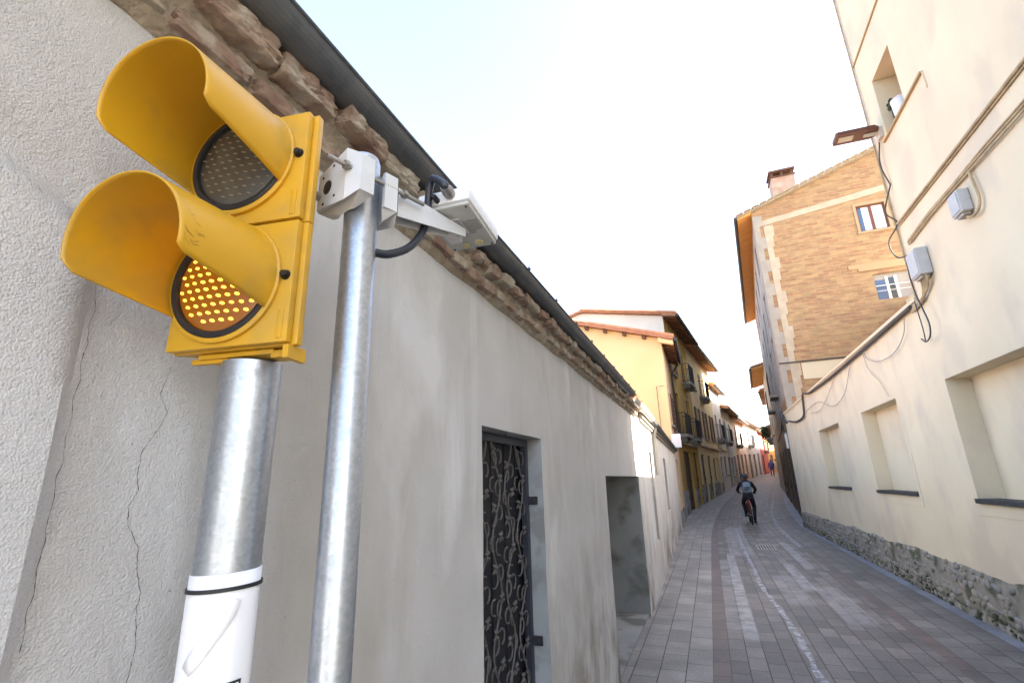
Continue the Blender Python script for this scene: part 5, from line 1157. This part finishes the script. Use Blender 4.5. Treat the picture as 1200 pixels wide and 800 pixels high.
b = MB(); b.box(Bp(-.012, -.012, -.001), (.058, .062, .0025), BRt, bev=.001); b.box(Bp(-.012, -.010, -.016), (.030, .040, .026), BRt, bev=.003); b.build('mounting_block', M['cast'], box)
for (x, y) in ((.022, .062), (-.012, .068)):
    b = MB(); b.lathe([(.0095, 0), (.0095, .003), (.007, .004), (.0065, .0022), (0, .0022)], Bp(x, y, 0), BRt @ Vector((0, 0, -1)), 18); b.box(Bp(x, y, -.0035), (.012, .0025, .002), BRt); b.build('round_plug', M['plug'], box, smooth=True)
for (x, y) in ((.048, -.078), (.048, .078), (-.048, .078), (-.048, -.078)):
    b = MB(); b.lathe([(.0028, 0), (.0028, .0015), (0, .0018)], Bp(x, y, 0), BRt @ Vector((0, 0, -1)), 8); b.build('corner_screw', M['screw'], box)
by3 = BRt @ Vector((0, -1, 0))
b = MB(); b.lathe([(.011, 0), (.011, .008), (.0125, .009), (.0125, .020), (.010, .024), (.0095, .032), (0, .032)], Bp(.018, -.088, .026), by3, 20); b.build('connector', M['steel'], box, smooth=True)
b = MB(); b.lathe([(.006, 0), (.006, .018), (.0045, .022), (0, .022)], Bp(-.012, -.088, .018), by3, 14); b.build('cable_gland', M['rubber'], box, smooth=True)
e0 = Bp(.018, -.088, .026) + by3 * .03
pth = smooth_path([(-.526, .666, 2.064), (-.516, .701, 2.073), (-.503, .746, 2.104), (-.492, .776, 2.147), (-.484, .783, 2.188), (-.476, .775, 2.222), (-.466, .765, 2.250), (-.452, .757, 2.256), e0 + Vector((0, -.004, .004)), e0], 8)
b = MB(); b.tube(pth, [.0078 + .0005 * (i % 2) for i in range(len(pth))], 12); b.build('conduit', M['cable'], sp_, smooth=True)

# ------------------------------------------------------------------ cyclist
def skinned(name, verts, edges, radii, m, root=0, sub=1, parent=None):
    me = bpy.data.meshes.new(name); me.from_pydata(verts, edges, []); o = bpy.data.objects.new(name, me); COL.objects.link(o)
    sk_ = o.modifiers.new('skin', 'SKIN'); 
    for i, sv in enumerate(me.skin_vertices[0].data):
        r = radii[i]; sv.radius = (r, r) if not isinstance(r, tuple) else r
        sv.use_root = (i == root)
    sb = o.modifiers.new('sub', 'SUBSURF'); sb.levels = sub; sb.render_levels = sub
    bpy.context.view_layer.update()
    me2 = bpy.data.meshes.new_from_object(o.evaluated_get(bpy.context.evaluated_depsgraph_get())); bpy.data.objects.remove(o)
    me2.name = name; me2.materials.clear(); me2.materials.append(m)
    for p in me2.polygons: p.use_smooth = True
    o = bpy.data.objects.new(name, me2); COL.objects.link(o); return o
CXc, CYc = 1.19, 19.98
def cv(l): return [(CXc + x, CYc + y, z) for (x, y, z) in l]
V = cv([(0, .22, .97), (0, .30, 1.12), (0, .40, 1.28), (0, .47, 1.42), (0, .52, 1.50), (0, .55, 1.60),       # pelvis..head 0-5
        (.19, .45, 1.40), (.31, .62, 1.18), (.27, .86, 1.08),                                            # right arm 6-8
        (-.19, .45, 1.40), (-.31, .62, 1.18), (-.27, .86, 1.08),                                          # left arm 9-11
        (.10, .25, .92), (.17, .52, .60), (.13, .38, .22), (.13, .50, .14),                              # right leg 12-15
        (-.10, .25, .92), (-.17, .62, .72), (-.13, .52, .42), (-.13, .64, .34),
        (.25, .91, 1.05), (-.25, .91, 1.05)])
E = [(0, 1), (1, 2), (2, 3), (3, 4), (4, 5), (3, 6), (6, 7), (7, 8), (8, 20), (3, 9), (9, 10), (10, 11), (11, 21), (0, 12), (12, 13), (13, 14), (14, 15), (0, 16), (16, 17), (17, 18), (18, 19)]
RD = [(.16, .12), (.15, .11), (.18, .12), (.15, .10), .06, .095, .07, .055, .045, .07, .055, .045, .10, .075, .055, .05, .10, .075, .055, .05, .035, .035]
ps = skinned('person', V, E, RD, M['blackcloth']); tag(ps, 'cyclist seen from behind in black clothes and dark helmet, riding away up the street', 'person')
b = MB(); b.stone(cv([(0, .555, 1.655)])[0], (.20, .27, .17), None, 0, 5, .03, 3); o = b.build('helmet', M['helmet'], ps, smooth=True)
b = MB(); b.stone(cv([(0, .55, 1.565)])[0], (.13, .15, .12), None, 0, 6, .02, 2); o = b.build('head', M['skin'], ps, smooth=True)
for sx, mt in ((-1, 'white'), (1, 'blackcloth')):
    b = MB(); c_ = cv([(sx * .27, .90, 1.06)])[0]; b.stone(c_, (.09, .10, .06), None, 0, 8, .05, 2)
    for k in range(4): b.tube([Vector(c_) + Vector((sx * (-.03 + .02 * k), .04, .01)), Vector(c_) + Vector((sx * (-.03 + .02 * k), .07, -.01)), Vector(c_) + Vector((sx * (-.03 + .02 * k), .06, -.035))], .010, 6)
    b.build('glove', M[mt], ps, smooth=True)
for sx, y, z in ((1, .44, .10), (-1, .58, .30)):
    b = MB(); b.stone(cv([(sx * .13, y + .03, z)])[0], (.10, .27, .10), None, 0, 9, .03, 2); b.build('shoe', M['helmet'], ps, smooth=True)
bpk = MB(); bpk.stone(cv([(0, .24, 1.26)])[0], (.29, .17, .42), Matrix.Rotation(R(-24), 3, 'X'), 0, 3, .04, 3)
pk = bpk.build('backpack', M['pack'], smooth=True); tag(pk, 'grey backpack on the back of the cyclist', 'backpack')
b = MB(); b.stone(cv([(0, .155, 1.22)])[0], (.20, .06, .2), Matrix.Rotation(R(-24), 3, 'X'), 0, 4, .04, 2); b.build('pocket', M['helmet'], pk, smooth=True)
bk = thing('bicycle', 'dark bicycle with a red frame under the black-clad cyclist', 'bicycle', (CXc, CYc, 0))
def wheel(cy):
    b = MB(); c_ = Vector((CXc, CYc + cy, .345))
    b.tube([c_ + Vector((0, math.cos(t) * .325, math.sin(t) * .325)) for t in [2 * math.pi * i / 36 for i in range(37)]], .022, 8, cap=False)
    o = b.build('wheel', M['tyre'], bk, smooth=True)
    b = MB()
    for i in range(16): a = i * math.pi / 8; b.tube([c_, c_ + Vector((0, math.cos(a) * .31, math.sin(a) * .31))], .0025, 4)
    b.tube([c_ - Vector((.05, 0, 0)), c_ + Vector((.05, 0, 0))], .022, 8); b.build('spokes', M['steel'], o)
wheel(0.02); wheel(1.08)
b = MB(); T = lambda *p: b.tube(cv(p), .020, 8)
T((0, .02, .345), (0, .20, .86)); T((.05, .02, .345), (0, .46, .30)); T((0, .46, .30), (0, .22, .84)); T((0, .46, .30), (0, .88, .72)); T((0, .22, .80), (0, .86, .84)); T((0, .86, .95), (0, .90, .70)); T((.05, .90, .70), (.05, 1.08, .345)); T((-.05, .90, .70), (-.05, 1.08, .345)); T((-.05, .90, .70), (.05, .90, .70))
b.build('frame', M['redframe'], bk, smooth=True)
b = MB(); b.tube(cv([(-.32, .90, 1.06), (-.1, .90, 1.03), (0, .88, .98), (.1, .90, 1.03), (.32, .90, 1.06)]), .014, 8); b.tube(cv([(0, .88, .98), (0, .87, .93)]), .016, 8); b.build('handlebar', M['darkmetal'], bk, smooth=True)
b = MB(); b.stone(cv([(0, .20, .89)])[0], (.15, .27, .05), None, 0, 2, .03, 2); b.build('saddle', M['helmet'], bk, smooth=True)
b = MB(); b.tube(cv([(0, .46, .30), (.13, .44, .10)][:1] + [(.11, .46, .30), (.11, .46, .10)]), .010, 6); b.tube(cv([(0, .46, .30), (-.11, .46, .30), (-.11, .58, .28)]), .010, 6)
b.bx(CXc + .09, CXc + .19, CYc + .40, CYc + .50, .04, .06); b.bx(CXc - .19, CXc - .09, CYc + .56, CYc + .66, .245, .262); b.build('cranks', M['darkmetal'], bk)
b = MB(); b.bx(CXc - .03, CXc + .03, CYc + .0, CYc + .03, .78, .84, bev=.008); b.build('rear_light', M['redwall'], bk)
# far pedestrians
def walker(x, y, m, label):
    z = zg(y); s_ = [(0, 0, .95), (0, 0, 1.15), (0, 0, 1.38), (0, 0, 1.50), (0, .02, 1.62), (.19, 0, 1.40), (.24, .02, 1.12), (.22, .1, .88), (-.19, 0, 1.40), (-.24, .02, 1.12), (-.22, .08, .88), (.1, 0, .88), (.11, .08, .48), (.11, .02, .08), (-.1, 0, .88), (-.11, -.05, .48), (-.11, -.15, .1)]
    o = skinned('person', [(x + a, y + c, z + d) for a, c, d in s_], [(0, 1), (1, 2), (2, 3), (3, 4), (2, 5), (5, 6), (6, 7), (2, 8), (8, 9), (9, 10), (0, 11), (11, 12), (12, 13), (0, 14), (14, 15), (15, 16)],
        [.15, .15, .17, .06, .10, .07, .055, .04, .07, .055, .04, .10, .07, .05, .10, .07, .05], m)
    tag(o, label, 'person')
    b = MB(); b.stone((x, y + .01, z + 1.67), (.19, .21, .17), None, 0, 3, .03, 2); b.build('hair', M['doorwood'], o, smooth=True)
walker(5.95, 57, M['bluecloth'], 'distant walker in a blue jacket at the end of the street')
walker(6.55, 58.5, M['beigecloth'], 'distant walker in a beige coat at the end of the street')
